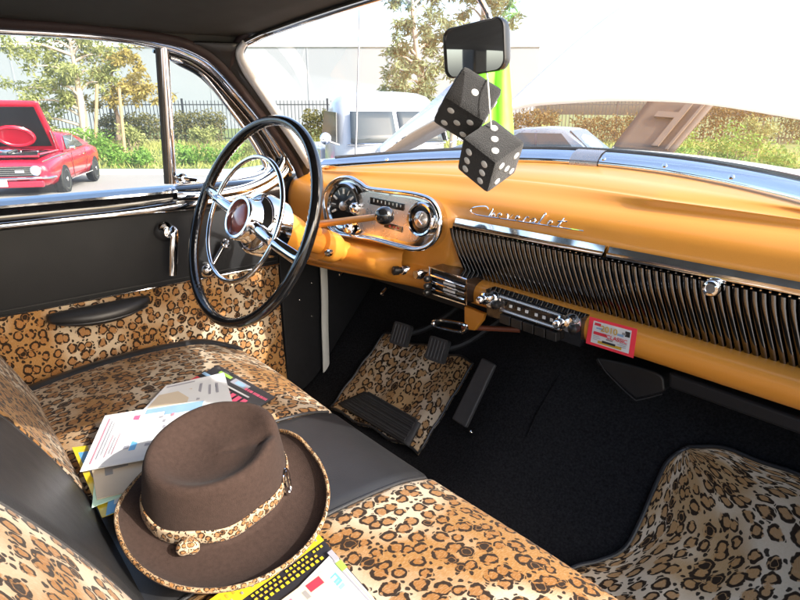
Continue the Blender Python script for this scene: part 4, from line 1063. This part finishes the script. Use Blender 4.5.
# iron fence : one thing, a picket panel per bay
FS = 24.5; ft = G(150, 100.5, FS).z; fb = .0
fence = thing('iron_fence', 'dark iron picket fence running behind the shrubs along the car park', 'fence', SQ(FS, 0))
bay = 3.0
for k in range(-11, 8):
    q0 = k*bay
    b = MB()
    n = 20
    for i in range(1, n):
        q_ = q0+bay*i/n; b.box(SQ(FS, q_, (fb+ft)/2), (.022, .022, ft-fb), Matrix.Rotation(HEAD, 3, 'Z'))
    for z in (ft-.16, fb+.22): b.box(SQ(FS, q0+bay/2, z), (bay-.06, .03, .04), Matrix.Rotation(HEAD, 3, 'Z'))
    inv(b.build('picket_panel', FENCEM, fence, smooth=0), fence)
    inv(MB().box(SQ(FS, q0, (fb+ft+.08)/2), (.07, .07, ft-fb+.08), Matrix.Rotation(HEAD, 3, 'Z')).build('fence_post', FENCEM, fence, smooth=0), fence)
# foliage helpers
def leaf(m, p, L, W, droop=.0):
    d = V((random.gauss(0, 1), random.gauss(0, 1), random.gauss(0, .7)-droop)).normalized(); n = d.orthogonal().normalized()
    n = Matrix.Rotation(random.random()*6.28, 3, d) @ n; s = d.cross(n)
    m.add([p, p+d*L*.5+s*W*.5, p+d*L+n*L*.06, p+d*L*.5-s*W*.5], [(0, 1, 2, 3)])
def clump(m, c, r, n, L, W, droop=.0, flat_=1.):
    for _ in range(n):
        v = V((random.gauss(0, 1), random.gauss(0, 1), random.gauss(0, 1))); v = v.normalized()*(random.random()**.45)
        leaf(m, c+V((v.x*r, v.y*r, v.z*r*flat_)), L*random.uniform(.6, 1.3), W*random.uniform(.7, 1.3), droop)
def tree(label, trunk, clumps, leafm, barkm, s, r0=.16, nl=150, L=.19, W=.055, spread=1.0, group='eucalyptus trees by the fence'):
    base = G(trunk[0][0], trunk[0][1], s); base.z = bedz(s)-.1
    t = thing('tree', label, 'tree', base, 0, group)
    pts = [base]+[G(a, b_, s) for a, b_ in trunk[1:]]
    m = MB(); sp = spline(pts, 6); m.tube(sp, [lerp(r0, r0*.22, i/(len(sp)-1)) for i in range(len(sp))], 10)
    cs = []
    for (px_, py_, rp) in clumps:
        ds = random.uniform(-.8, .8)*spread; c = G(px_, py_, s+ds); cs.append((c, rp*s/560*1.0))
        j = min(range(len(sp)), key=lambda i: (sp[i]-c).length+(.0 if sp[i].z < c.z-.2 else 1.5))
        a = sp[j]; mid = a.lerp(c, .55)+V((0, 0, .12)); b3 = spline([a, mid, c], 5)
        m.tube(b3, [lerp(r0*.32, .012, i/(len(b3)-1)) for i in range(len(b3))], 6)
    inv(m.build('trunk', barkm, t, smooth=80), t)
    m = MB()
    for c, r in cs:
        k = random.randint(4, 6)
        for _ in range(k):
            v = V((random.gauss(0, .5), random.gauss(0, .5), random.gauss(0, .42)))*r
            clump(m, c+v, r*random.uniform(.34, .6), int(nl/k), L, W, .5, .8)
    inv(m.build('crown', leafm, t, smooth=0), t)
    return t
def jit(lst, r): return [(a, b_, r*random.uniform(.75, 1.25)) for a, b_ in lst]
tree('pale trunked tree with golden green crown behind the red car', [(90, 165), (82, 110), (76, 75), (70, 40)],
     jit([(24, 48), (34, 66), (50, 42), (58, 64), (70, 50), (84, 44), (78, 68), (62, 86), (46, 84), (90, 70), (100, 56), (98, 82), (70, 100), (36, 100), (30, 118), (46, 120), (56, 108), (22, 88), (14, 42), (60, 28), (80, 24), (42, 26), (100, 36), (26, 130), (50, 134)], 15), LEAFY, BARK, 20.5, .17, 300)
tree('smaller golden leaved tree with thin brown trunks right of the pale trunk', [(121, 168), (118, 120), (112, 98), (112, 70)],
     jit([(100, 62), (112, 54), (124, 64), (134, 78), (146, 84), (120, 84), (106, 80), (136, 92), (150, 90), (98, 96), (112, 98), (126, 52)], 13), LEAFO, BARKB, 22, .11, 330)
tree('tall pale eucalyptus seen through the windshield beside the white pickup', [(428, 165), (424, 110), (420, 70), (414, 30), (410, -40)],
     jit([(398, 0), (412, -14), (424, 6), (404, 22), (420, 30), (398, 44), (412, 54), (430, 46), (394, 68), (408, 80), (424, 72), (436, 24), (404, 92), (390, 84), (430, 90), (420, 62), (414, 104), (396, 56), (436, -8), (400, -34), (420, -44)], 12), LEAFG, BARK, 19, .17, 260)
tree('grey green tree partly hidden behind the rear view mirror', [(452, 165), (456, 110), (470, 60), (484, 10), (490, -40)],
     jit([(452, 20), (466, 8), (482, 2), (496, 14), (510, 10), (458, 44), (470, 34), (446, 62), (462, 78), (440, 40), (500, -10), (484, -16), (512, 24), (454, -8), (470, -24)], 12), LEAFG, BARK, 19.5, .13, 220)
for (a, b_) in (((97, 172), (97, 84)), ((124, 150), (119, 88))):
    p0 = G(*a, 20.0); p0.z = bedz(20)-.1; p1 = G(*b_, 20.0)
    tag(MB().tube([p0, p1], [.06, .05], 8).build('tree_stake', WOOD), 'weathered wooden stake standing beside the pale tree trunk' if a[0] == 97 else 'weathered wooden stake leaning at the smaller golden tree', 'tree stake', 'stakes supporting young trees')
# hedges
def hedge(label, px0, px1, pyt, s, mat, h0=.0, depth=1.0, n=2600, L=.12, name='hedge', pyb=None, group='hedges in front of the fence'):
    a = G(px0, pyt, s); b = G(px1, pyt, s); z0 = bedz(s)-.05
    a0 = V((a.x, a.y, z0)); b0 = V((b.x, b.y, z0)); ht = a.z-z0
    t = thing(name, label, name, (a0+b0)/2, 0, group)
    m = MB()
    for _ in range(n):
        u = random.random(); v = random.random()**.6; w_ = random.random()
        top_ = ht*(1-.10*math.sin(u*23+px0)-.06*math.sin(u*57))
        p = a0.lerp(b0, u)+FH*((w_-.5)*depth)+V((0, 0, top_*v)); leaf(m, p, L*random.uniform(.7, 1.4), L*.5)
    inv(m.build('foliage', mat, t, smooth=0), t)
    m = MB()
    for i in range(14):
        p = a0.lerp(b0, (i+.5)/14); m.tube([p, p+V((random.uniform(-.1, .1), 0, ht*.7))], [.02, .01], 5)
    inv(m.build('stem', BARKB, t, smooth=0), t)
hedge('clipped olive hedge left of the vent post, below the fence rail', 100, 158, 116, 23.6, HEDGE)
hedge('clipped olive hedge seen through the vent window', 170, 222, 114, 23.6, HEDGE)
hedge('short clipped hedge beside the white pickup cab', 303, 334, 112, 23.6, HEDGE, n=1600)
hedge('bronze clipped hedge right of the dice', 515, 558, 112, 23.4, HEDGEB, n=2000)
hedge('bronze hedge behind the raised dark hood', 575, 640, 118, 23.4, HEDGEB, n=2000)
hedge('olive bronze hedge at the right behind the green shrubs', 668, 770, 103, 23.2, HEDGEB, n=3600)
hedge('dark hedge end at the far right of the windshield', 782, 860, 112, 23.2, HEDGE, n=2200)
# meadow grass (uncountable) on the bank
m = MB()
for _ in range(26000):
    q_ = random.uniform(-24, 14); s = random.uniform(17.7, 23.6)
    p = SQ(s, q_, bedz(s)-.03); dens = math.sin(q_*.9+s*1.3)+math.sin(q_*2.3-s)*.6
    h_ = random.uniform(.10, .26)*(1+.5*max(0, dens)); a = random.random()*6.28; d = V((math.cos(a), math.sin(a), 0))
    tip = p+V((random.gauss(0, .10), random.gauss(0, .10), h_))
    m.add([p-d*.018, p+d*.018, tip], [(0, 1, 2)])
struct(m.build('meadow_grass', GRASSM, None, smooth=0), 'stuff')
# shrubs on the bank
def shrub(label, px_, py_, rp, s, mat, n=900, L=.13, base=None, group='shrubs on the planted bank', zb=None):
    c = G(px_, py_, s); r = rp*s/560; z0 = (bedz(s) if s > 17.4 else gz(s)) if zb is None else zb
    t = thing('shrub', label, 'shrub', (c.x, c.y, z0-.05), 0, group)
    m = MB()
    for _ in range(9):
        v = V((random.gauss(0, .45), random.gauss(0, .45), random.gauss(0, .35)))*r
        clump(m, c+v, r*random.uniform(.4, .65), n//9, L, L*.42, -.2, .85)
    inv(m.build('foliage', mat, t, smooth=0), t)
    m = MB()
    for i in range(6):
        q2 = c+V((random.gauss(0, .4)*r, random.gauss(0, .4)*r, 0)); m.tube([V((c.x+random.gauss(0, .08), c.y+random.gauss(0, .08), z0-.1)), q2], [.025, .008], 5)
    inv(m.build('stem', BARKB, t, smooth=0), t)
for i, (a, b_, r, s, mt, lb) in enumerate(((96, 146, 16, 19.6, GREENB, 'round green shrub at the foot of the pale tree trunk'), (118, 158, 14, 18.6, GREENB, 'low bright green shrub by the kerb, right of the red car'), (146, 160, 13, 18.4, GREENB, 'low bright green shrub by the kerb beside the vent post'),
        (188, 160, 17, 18.6, GREENB, 'bright green shrub low in the vent window, left side'), (222, 156, 16, 18.8, GREENB, 'bright green shrub low in the vent window, right side'), (131, 138, 13, 21, LEAFY, 'yellow green shrub below the golden tree'), (205, 140, 13, 21, LEAFY, 'yellow green shrub below the vent window hedge'), (258, 150, 15, 20, LEAFY, 'yellow green shrub behind the steering wheel rim'),
        (690, 150, 24, 17.9, GREENB, 'green shrub right of the raised dark hood'), (736, 150, 26, 18.0, GREENB, 'large green shrub in the right half of the windshield'), (784, 166, 26, 17.9, GREENB, 'green shrub at the far right above the dashboard'), (658, 136, 16, 19.5, LEAFY, 'olive shrub just behind the raised dark hood'), (760, 130, 16, 20, LEAFY, 'olive shrub behind the large green shrub'), (535, 140, 12, 19, LEAFY, 'olive shrub behind the silver coupe'))):
    shrub(lb, a, b_, r, s, mt)
# ---- cars
def carbody(t, st, paint, crown=.03):
    rows = []
    for (x, w_, zb, zs) in st:
        h_ = zs-zb
        half = [(w_*.80, zb), (w_*.93, zb+.10*h_), (w_*.985, zb+.30*h_), (w_, zb+.52*h_), (w_*.985, zb+.72*h_), (w_*.95, zb+.90*h_), (w_*.87, zs-.012), (w_*.70, zs+crown*.5), (w_*.35, zs+crown), (0, zs+crown)]
        rows.append([V((x, y, z)) for y, z in half]+[V((x, -y, z)) for y, z in half[-2::-1]])
    cols = [spline([r[j] for r in rows], 4) for j in range(len(rows[0]))]
    m = MB().grid(list(zip(*cols)))
    n = len(rows[0]); R = len(cols[0])
    m.f += [tuple(range(n)), tuple((R-1)*n+k for k in range(n))[::-1]]; m.mi += [0, 0]
    return m.build('body', paint, t, smooth=50)
def wheel_(t, x, y, r=.33, w_=.22):
    s = 1 if y > 0 else -1
    MB().lathe((x, y-s*.02, r+.03), (0, s, 0), [(r+.055, .0), (r+.055, w_/2-.02), (r+.02, w_/2-.015)], 28).build('wheel_arch', BLACKP, t)
    o = thing('wheel', '', ''); del o['label'], o['category']; o.parent = t
    MB().lathe((x, y, r), (0, s, 0), [(r*.66, -w_/2), (r*.94, -w_/2), (r, -w_/2+.04), (r, w_/2-.04), (r*.94, w_/2), (r*.66, w_/2+.004)], 32).build('tyre', TYRE, o)
    MB().lathe((x, y, r), (0, s, 0), [(r*.67, w_/2-.05), (r*.66, w_/2+.006), (r*.58, w_/2-.0), (r*.52, w_/2-.04), (r*.2, w_/2-.02), (r*.16, w_/2+.012), (.01, w_/2+.014)], 32).build('rim', RIMM, o)
def cabin(t, paint, xs_, zb=.92, wb=.80):
    # xs_: x windshield base, roof front, roof rear, tail ; side glass and windshield as panels
    xb, xf, xr_, xt, zr, wt = xs_
    def sec(x, z, w_): return [V((x, wb, zb-.03)), V((x, lerp(wb, w_, .9), lerp(zb, z, .88))), V((x, w_*.93, z-.018)), V((x, w_*.5, z+.008)), V((x, 0, z+.014)), V((x, -w_*.5, z+.008)), V((x, -w_*.93, z-.018)), V((x, -lerp(wb, w_, .9), lerp(zb, z, .88))), V((x, -wb, zb-.03))]
    st = [sec(xb, zb+.01, wb), sec(lerp(xb, xf, .5), lerp(zb, zr, .55), lerp(wb, wt, .5)), sec(xf, zr-.015, wt), sec(lerp(xf, xr_, .5), zr+.01, wt), sec(xr_, zr-.015, wt), sec(lerp(xr_, xt, .5), lerp(zr, zb+.06, .42), lerp(wt, wb, .4)), sec(xt, zb+.05, wb*.96)]
    MB().grid(st).build('roof', paint, t, smooth=50)
    e = .014
    dirn = V((zr-zb, 0, xb-xf)).normalized()
    MB().prism([V((xb-.03, wb*.90, zb+.03)), V((xf+.04, wt*.84, zr-.045)), V((xf+.04, -wt*.84, zr-.045)), V((xb-.03, -wb*.90, zb+.03))], dirn*.02).build('windshield', GLASS_X, t, smooth=0)
    for s in (1, -1):
        y1, y2 = s*(wb+.004), s*(lerp(wb, wt, .86)+.012)
        MB().prism([V((xb-.24, y1, zb+.02)), V((xf-.06, y2, zr-.075)), V((xr_+.05, y2, zr-.075)), V((lerp(xr_, xt, .38), y1, zb+.03))], (0, s*.006, 0)).build('side_window', GLASS_X, t, smooth=0)
        MB().box((lerp(xf, xr_, .55), s*(lerp(wb, wt, .45)+.022), (zb+zr)/2-.01), (.035, .012, zr-zb-.10), Matrix.Rotation(s*-.22, 3, 'X')).build('window_post', CHROME, t, smooth=0)
MUSC = [(2.36, .70, .48, .66), (2.31, .86, .36, .74), (2.1, .915, .27, .80), (1.75, .935, .25, .86), (1.35, .945, .25, .89), (.7, .94, .22, .90), (0, .935, .22, .91), (-.8, .935, .22, .935), (-1.35, .955, .25, .96), (-1.9, .93, .3, .92), (-2.25, .87, .40, .88), (-2.36, .78, .48, .80)]
# red muscle car with its bonnet up
hv = V((.90, -.44, 0)).normalized(); rz = math.atan2(hv.y, hv.x)
fl = P(67, 191, 'd', 12.9); lf = V((-hv.y, hv.x, 0))
org = fl-hv*1.38-lf*.90; org.z = gz((org-CAM).dot(FH))
sl = -.02
t = thing('muscle_car', 'red muscle car with raised hood and dark grille parked by the planted bank', 'car', org, rz)
carbody(t, MUSC, REDP); cabin(t, REDP, (.72, .12, -.72, -1.70, 1.315, .62))
for x in (1.38, -1.38):
    for y in (.85, -.85): wheel_(t, x, y)
MB().box((2.345, 0, .60), (.05, 1.45, .21)).build('grille', BLACKP, t, smooth=0)
gm = MB()
for z in (.53, .57, .61, .65, .69): gm.box((2.372, 0, z), (.008, 1.40, .008))
gm.build('grille_bar', GREYI, t, smooth=0)
for s in (1, -1):
    hl = MB().lathe((2.34, s*.66, .61), (1, 0, 0), [(.105, 0), (.105, .045), (.09, .05), (.088, .035)], 24).build('headlight', CHROME, t)
    MB().lathe((2.37, s*.66, .61), (1, 0, 0), [(.088, 0), (.075, .022), (.03, .032), (.002, .034)], 24).build('lens', LAMP, hl)
    MB().box((2.38, s*.36, .60), (.02, .16, .05)).build('grille_lamp', LAMP, t, smooth=0)
    MB().tube([V((2.30, s*.80, .79)), V((1.9, s*.90, .845)), V((.9, s*.92, .885))], .012, 6).build('fender_moulding', CHROME, t)
MB().tube(spline([V((2.10, .93, .455)), V((2.33, .86, .46)), V((2.42, .60, .46)), V((2.44, 0, .46)), V((2.42, -.60, .46)), V((2.33, -.86, .46)), V((2.10, -.93, .455))], 5), .028, 10, up=(0, 0, 1), ry=.045).build('bumper', CHROME, t)
MB().box((2.36, 0, .34), (.10, 1.55, .14)).build('front_valance', REDP, t, smooth=0, bevel=.03)
MB().box((2.455, -.05, .385), (.012, .34, .16)).build('licence_plate', PAPER, t, smooth=0)
MB().box((1.55, 0, .905), (1.35, 1.42, .05)).build('engine_bay', BLACKP, t, smooth=0)
MB().lathe((1.6, 0, .90), (0, 0, 1), [(.23, 0), (.23, .08), (.20, .11), (.05, .115), (.01, .13)], 28).build('air_cleaner', CHROME, t)
MB().tube([V((2.15, .71, .93)), V((.92, .74, .945))], .022, 8).tube([V((2.15, -.71, .93)), V((.92, -.74, .945))], .022, 8).tube([V((2.2, .72, .90)), V((2.2, -.72, .90))], .03, 8).build('bay_edge', REDP, t)
R_ = Matrix.Rotation(math.radians(-51), 3, 'Y')
hg = V((.82, 0, .97))
def HP(x, y, z): return hg+R_ @ V((x, y, z))
rows = [[HP(x, y*(1-.03*x), .035*math.cos(y*1.6)-.02+(.05 if abs(y) < .3 and x < 1.1 else 0)*0) for y in [lerp(-.76, .76, j/20) for j in range(21)]] for x in [lerp(0, 1.32, i/14) for i in range(15)]]
hd = MB().grid(rows).build('hood', REDP, t, smooth=60, solid=.035, offset=0)
MB().prism([HP(.12, -.64, -.03), HP(.12, .64, -.03), HP(1.2, .62, -.03), HP(1.2, -.62, -.03)], R_ @ V((0, 0, -.012))).build('hood_insulation', BLACKP, hd, smooth=0)
MB().tube([HP(.42+.26*math.cos(a), .36*math.sin(a), -.05) for a in [2*PI*k/28 for k in range(28)]], .045, 8, True).build('hood_scoop_seal', REDP, hd)
MB().prism([HP(.42+.24*math.cos(a), .33*math.sin(a), -.045) for a in [2*PI*k/28 for k in range(28)]], R_ @ V((0, 0, -.02))).build('scoop_panel', REDP, hd, smooth=0)
MB().tube([HP(.0, .70, -.02), HP(.55, .73, -.04)], .015, 6).build('hood_hinge', CHROME, hd)
for s in (1, -1):
    MB().tube([V((.62, s*.935, .885)), V((.66, s*.947, .60)), V((.60, s*.925, .32))], .006, 5).tube([V((-.62, s*.935, .90)), V((-.66, s*.95, .62)), V((-.58, s*.925, .34))], .006, 5).build('door_gap', BLACKP, t)
    MB().box((-.42, s*.955, .78), (.16, .02, .025)).build('door_handle', CHROME, t, smooth=0)
    MB().tube([V((1.0, s*.94, .30)), V((-1.0, s*.94, .30))], .018, 6).build('sill_moulding', CHROME, t)
MB().box((1.25, .42, .93), (.40, .16, .08)).box((1.25, -.42, .93), (.40, .16, .08)).build('valve_cover', CHROME, t, smooth=0, bevel=.02)
MB().box((1.95, .50, .92), (.22, .18, .12)).build('battery', PLASTK, t, smooth=0)
MB().tube(spline([V((2.05, .1, .95)), V((1.9, .2, 1.0)), V((1.7, .15, .98))], 5), .03, 8).build('radiator_hose', RUBBER, t)
MB().box((.62, .98, .98), (.10, .12, .08)).build('door_mirror', CHROME, t, smooth=0, bevel=.02)
# silver fastback coupe
hv = (RT*.86-FH*.50).normalized(); rz = math.atan2(hv.y, hv.x)
c = G(562, 150, 10.2); t = thing('fastback_coupe', 'silver blue fastback coupe seen above the cowl between dice and raised dark hood', 'car', (c.x, c.y, gz(10.2)-.02), rz)
carbody(t, MUSC, SILVERP); cabin(t, SILVERP, (.78, .20, -.62, -2.05, 1.40, .64))
for x in (1.38, -1.38):
    for y in (.85, -.85): wheel_(t, x, y)
MB().box((2.345, 0, .60), (.05, 1.45, .21)).build('grille', BLACKP, t, smooth=0)
MB().tube([V((2.33, .86, .46)), V((2.44, 0, .46)), V((2.33, -.86, .46))], .04, 8).build('bumper', CHROME, t)
for s in (1, -1): MB().lathe((2.34, s*.66, .61), (1, 0, 0), [(.10, 0), (.10, .04), (.05, .06), (.01, .062)], 20).build('headlight', LAMP, t)
# dark car with its hood up
c = G(600, 175, 8.2); hv = (RT*.88-FH*.47).normalized(); rz = math.atan2(hv.y, hv.x)
t = thing('dark_car', 'low dark car with brown underside of its raised hood showing, right of the silver coupe', 'car', (c.x, c.y, gz(8.2)), rz)
lowst = [(x, w_, zb, zs-.03) for x, w_, zb, zs in MUSC]
carbody(t, lowst, DARKP)
for x in (1.38, -1.38):
    for y in (.85, -.85): wheel_(t, x, y)
MB().box((2.345, 0, .58), (.05, 1.45, .2)).build('grille', BLACKP, t, smooth=0)
hc = [P(610, 150, 'd', 8.0), P(652, 95.5, 'd', 7.9), P(717, 100, 'd', 7.4), P(672, 153, 'd', 7.5)]
hn_ = (hc[1]-hc[0]).cross(hc[3]-hc[0]).normalized()
if hn_.dot(FW) < 0: hn_ = -hn_
mw_ = Matrix.Translation((c.x, c.y, gz(8.2))) @ Matrix.Rotation(rz, 4, 'Z'); iv = mw_.inverted()
def ldone(o, parent): o.parent = parent; o.matrix_parent_inverse = iv; return o
def hq4(u, v, o=0): return (hc[0]*(1-u)+hc[3]*u)*(1-v)+(hc[1]*(1-u)+hc[2]*u)*v-hn_*o
hd = ldone(MB().grid([[hq4(u/8, v/8, -.03*math.sin(PI*u/8)) for u in range(9)] for v in range(9)]).build('hood', [BROWNU], None, smooth=60, solid=.03), t)
hb = MB()
for (u0, v0, u1, v1) in ((.62, .1, .72, .9), (.3, .62, .7, .72), (.86, .05, .9, .95)):
    hb.prism([hq4(u0, v0, .0), hq4(u1, v0, .0), hq4(u1, v1, .0), hq4(u0, v1, .0)], -hn_*.03)
o = hb.build('hood_brace', pm('brace_brown', (.14, .105, .08), .6), hd, smooth=0); o.matrix_parent_inverse = Matrix.Identity(4)
# white pickup
hv = (-FH*.93+RT*.36).normalized(); rz = math.atan2(hv.y, hv.x)
c = G(384, 160, 8.3); zg = G(384, 91, 8.3).z-1.86
t = thing('pickup_truck', 'old white rounded pickup truck facing us beyond the steering wheel', 'pickup truck', (c.x, c.y, zg), rz)
def supr(x0, x1, w_, z, e=3.2, n=40):
    cx, lx = (x0+x1)/2, (x1-x0)/2; o = []
    for k in range(n):
        a = 2*PI*k/n; ca, sa = math.cos(a), math.sin(a)
        o.append(V((cx+lx*abs(ca)**(2/e)*(1 if ca > 0 else -1), w_*abs(sa)**(2/e)*(1 if sa > 0 else -1), z)))
    return o
rows = [supr(-.62, .62, .80, .50), supr(-.64, .66, .82, .85), supr(-.64, .66, .81, 1.16), supr(-.62, .58, .78, 1.30), supr(-.58, .40, .735, 1.62), supr(-.55, .36, .71, 1.70), supr(-.50, .30, .64, 1.78), supr(-.40, .20, .50, 1.83), supr(-.2, .02, .22, 1.855)]
m = MB().grid(rows, closed=True); m.f.append(tuple(8*40+k for k in range(40))); m.mi.append(0)
m.build('cab', WHITEPAINT, t, smooth=60)
def cabx(z, y): return lerp(.655, .40, (z-1.16)/.46)-.10*abs(y/.72)**4
for s in (1, -1):
    gr = [[V((cabx(z, s*lerp(.03, .63, j/8))+.012, s*lerp(.03, lerp(.66, .60, (z-1.2)/.4), j/8), z)) for j in range(9)] for z in (1.20, 1.3, 1.4, 1.5, 1.59)]
    MB().grid(gr).build('windshield', GLASS_X, t, smooth=80, solid=.006, offset=0)
    MB().prism([V((.42, s*.80, 1.20)), V((.28, s*.752, 1.58)), V((-.36, s*.752, 1.60)), V((-.42, s*.80, 1.20))], (0, s*.012, 0)).build('side_window', GLASS_X, t, smooth=0)
    MB().lathe((.52, s*.98, 1.26), (1, 0, .1), [(.0, 0), (.07, 0), (.075, .012), (.05, .03), (.01, .035)], 20).tube([V((.52, s*.80, 1.18)), V((.53, s*.97, 1.24))], .012, 6).build('door_mirror', CHROME, t)
MB().tube(spline([V((cabx(1.18, y)+.015, y, 1.185)) for y in (-.70, -.4, 0, .4, .70)], 4), .014, 6).build('windshield_trim', CHROME, t)
rows = []
for i in range(13):
    x = lerp(.60, 1.95, i/12); w_ = lerp(.62, .40, sm(i/12)); zt_ = lerp(1.18, 1.08, (i/12)**1.6)-(.10 if i == 12 else 0)
    rows.append([V((x, w_*math.cos(a)*(1 if True else 0), .72+(zt_-.72)*math.sin(a)**.8)) for a in [PI*k/20 for k in range(21)]])
MB().grid(rows).build('hood', WHITEPAINT, t, smooth=60)
for s in (1, -1):
    rows = []
    for i in range(15):
        a = PI*i/14; x = 1.38+.72*math.cos(a)*1.05; z = .42+.56*math.sin(a)**.75
        rows.append([V((x, s*lerp(.42, .93, k/8), z-.12*abs(k/8-.35)**2.2*2-.02)) for k in range(9)])
    MB().grid(rows).build('fender', WHITEPAINT, t, smooth=70, solid=.02, offset=0)
    hl = MB().lathe((1.98, s*.68, .80), (1, 0, .05), [(.12, -.12), (.115, 0), (.10, .02)], 24).build('headlight', CHROME, t)
    MB().lathe((1.99, s*.68, .80), (1, 0, .05), [(.10, 0), (.07, .03), (.01, .04)], 20).build('lens', LAMP, hl)
    for x in (1.38, -1.75): wheel_(t, x, s*.72, .36, .2)
gm = MB()
for k in range(5): gm.tube([V((2.0-.02*k, -.5, .50+.085*k)), V((2.06-.02*k, 0, .50+.085*k)), V((2.0-.02*k, .5, .50+.085*k))], .024, 8)
gm.build('grille', CHROME, t)
MB().tube([V((2.1, -.9, .42)), V((2.18, 0, .42)), V((2.1, .9, .42))], .05, 8).build('bumper', CHROME, t)
MB().box((-1.7, 0, .82), (1.95, 1.5, .50)).build('cargo_bed', WHITEPAINT, t, smooth=0, bevel=.03)
# white car with a raised hood, close on the left of the dice
s0 = 5.6
c = G(432, 210, s0); hv = (RT*.9-FH*.3).normalized(); rz = math.atan2(hv.y, hv.x)
t = thing('white_car', 'white car with its hood raised beside the dice, brown hood underside showing', 'car', (c.x, c.y, gz(s0)-.02), rz)
mw_ = Matrix.Translation((c.x, c.y, gz(s0)-.02)) @ Matrix.Rotation(rz, 4, 'Z'); iv = mw_.inverted()
carbody(t, [(x*.9, w_, zb, zs+.02) for x, w_, zb, zs in MUSC], WHITEPAINT)
for x in (1.25, -1.25):
    for y in (.85, -.85): wheel_(t, x, y)
up_ = spline([P(376, 153, 'd', 5.5), P(400, 131, 'd', 5.5), P(425, 110, 'd', 5.45), P(452, 86, 'd', 5.4), P(478, 66, 'd', 5.4)], 5)
lo_ = spline([P(380, 154, 'd', 5.1), P(405, 136, 'd', 5.1), P(430, 122, 'd', 5.1), P(460, 108, 'd', 5.1), P(486, 100, 'd', 5.1)], 5)
in_ = spline([P(396, 153.5, 'd', 5.5), P(416, 146, 'd', 5.6), P(434, 136, 'd', 5.7), P(462, 122, 'd', 5.8), P(488, 112, 'd', 5.8)], 5)
hd = ldone(MB().grid([up_, [a.lerp(b_, .5)+V((0, 0, .03)) for a, b_ in zip(up_, lo_)], lo_]).build('hood', WHITEPAINT, None, smooth=80, solid=.02), t)
o = MB().grid([[p-V((0, 0, .01)) for p in lo_], in_]).build('hood_liner', BROWNU, hd, smooth=80, solid=.012); o.matrix_parent_inverse = Matrix.Identity(4)
# ================================================================== LIGHT, SKY, CAMERA
SUN = V((.80, .22, .56)).normalized()
el = math.asin(SUN.z); az = math.atan2(SUN.x, SUN.y)
w = bpy.data.worlds.new('World'); SC.world = w; w.use_nodes = True
nt = w.node_tree; bg = nt.nodes['Background']
sky = nt.nodes.new('ShaderNodeTexSky'); sky.sky_type = 'NISHITA'; sky.sun_disc = False
sky.sun_elevation = el; sky.sun_rotation = az; sky.air_density = 1.0; sky.dust_density = 4.0; sky.ozone_density = 1.0
nt.links.new(sky.outputs[0], bg.inputs[0]); bg.inputs[1].default_value = .15
ld_ = bpy.data.lights.new('sun', 'SUN'); ld_.energy = 2.0; ld_.angle = math.radians(.5); ld_.color = (1, .955, .89)
lo = bpy.data.objects.new('sun', ld_); COL.objects.link(lo); lo.rotation_euler = SUN.to_track_quat('Z', 'Y').to_euler()
cd = bpy.data.cameras.new('camera'); co = bpy.data.objects.new('camera', cd); COL.objects.link(co); SC.camera = co
cd.sensor_width = 36; cd.lens = 36*FPX/800; cd.clip_start = .02; cd.clip_end = 2000
M = Matrix((RT, UP, -FW)).transposed().to_4x4(); M.translation = CAM; co.matrix_world = M
vs_ = SC.view_settings; vs_.view_transform = 'Standard'; vs_.look = 'None'; vs_.gamma = 1; vs_.use_curve_mapping = False; vs_.exposure = 2.15
SC.cycles.max_bounces = 10; SC.cycles.transparent_max_bounces = 24; SC.cycles.use_denoising = True
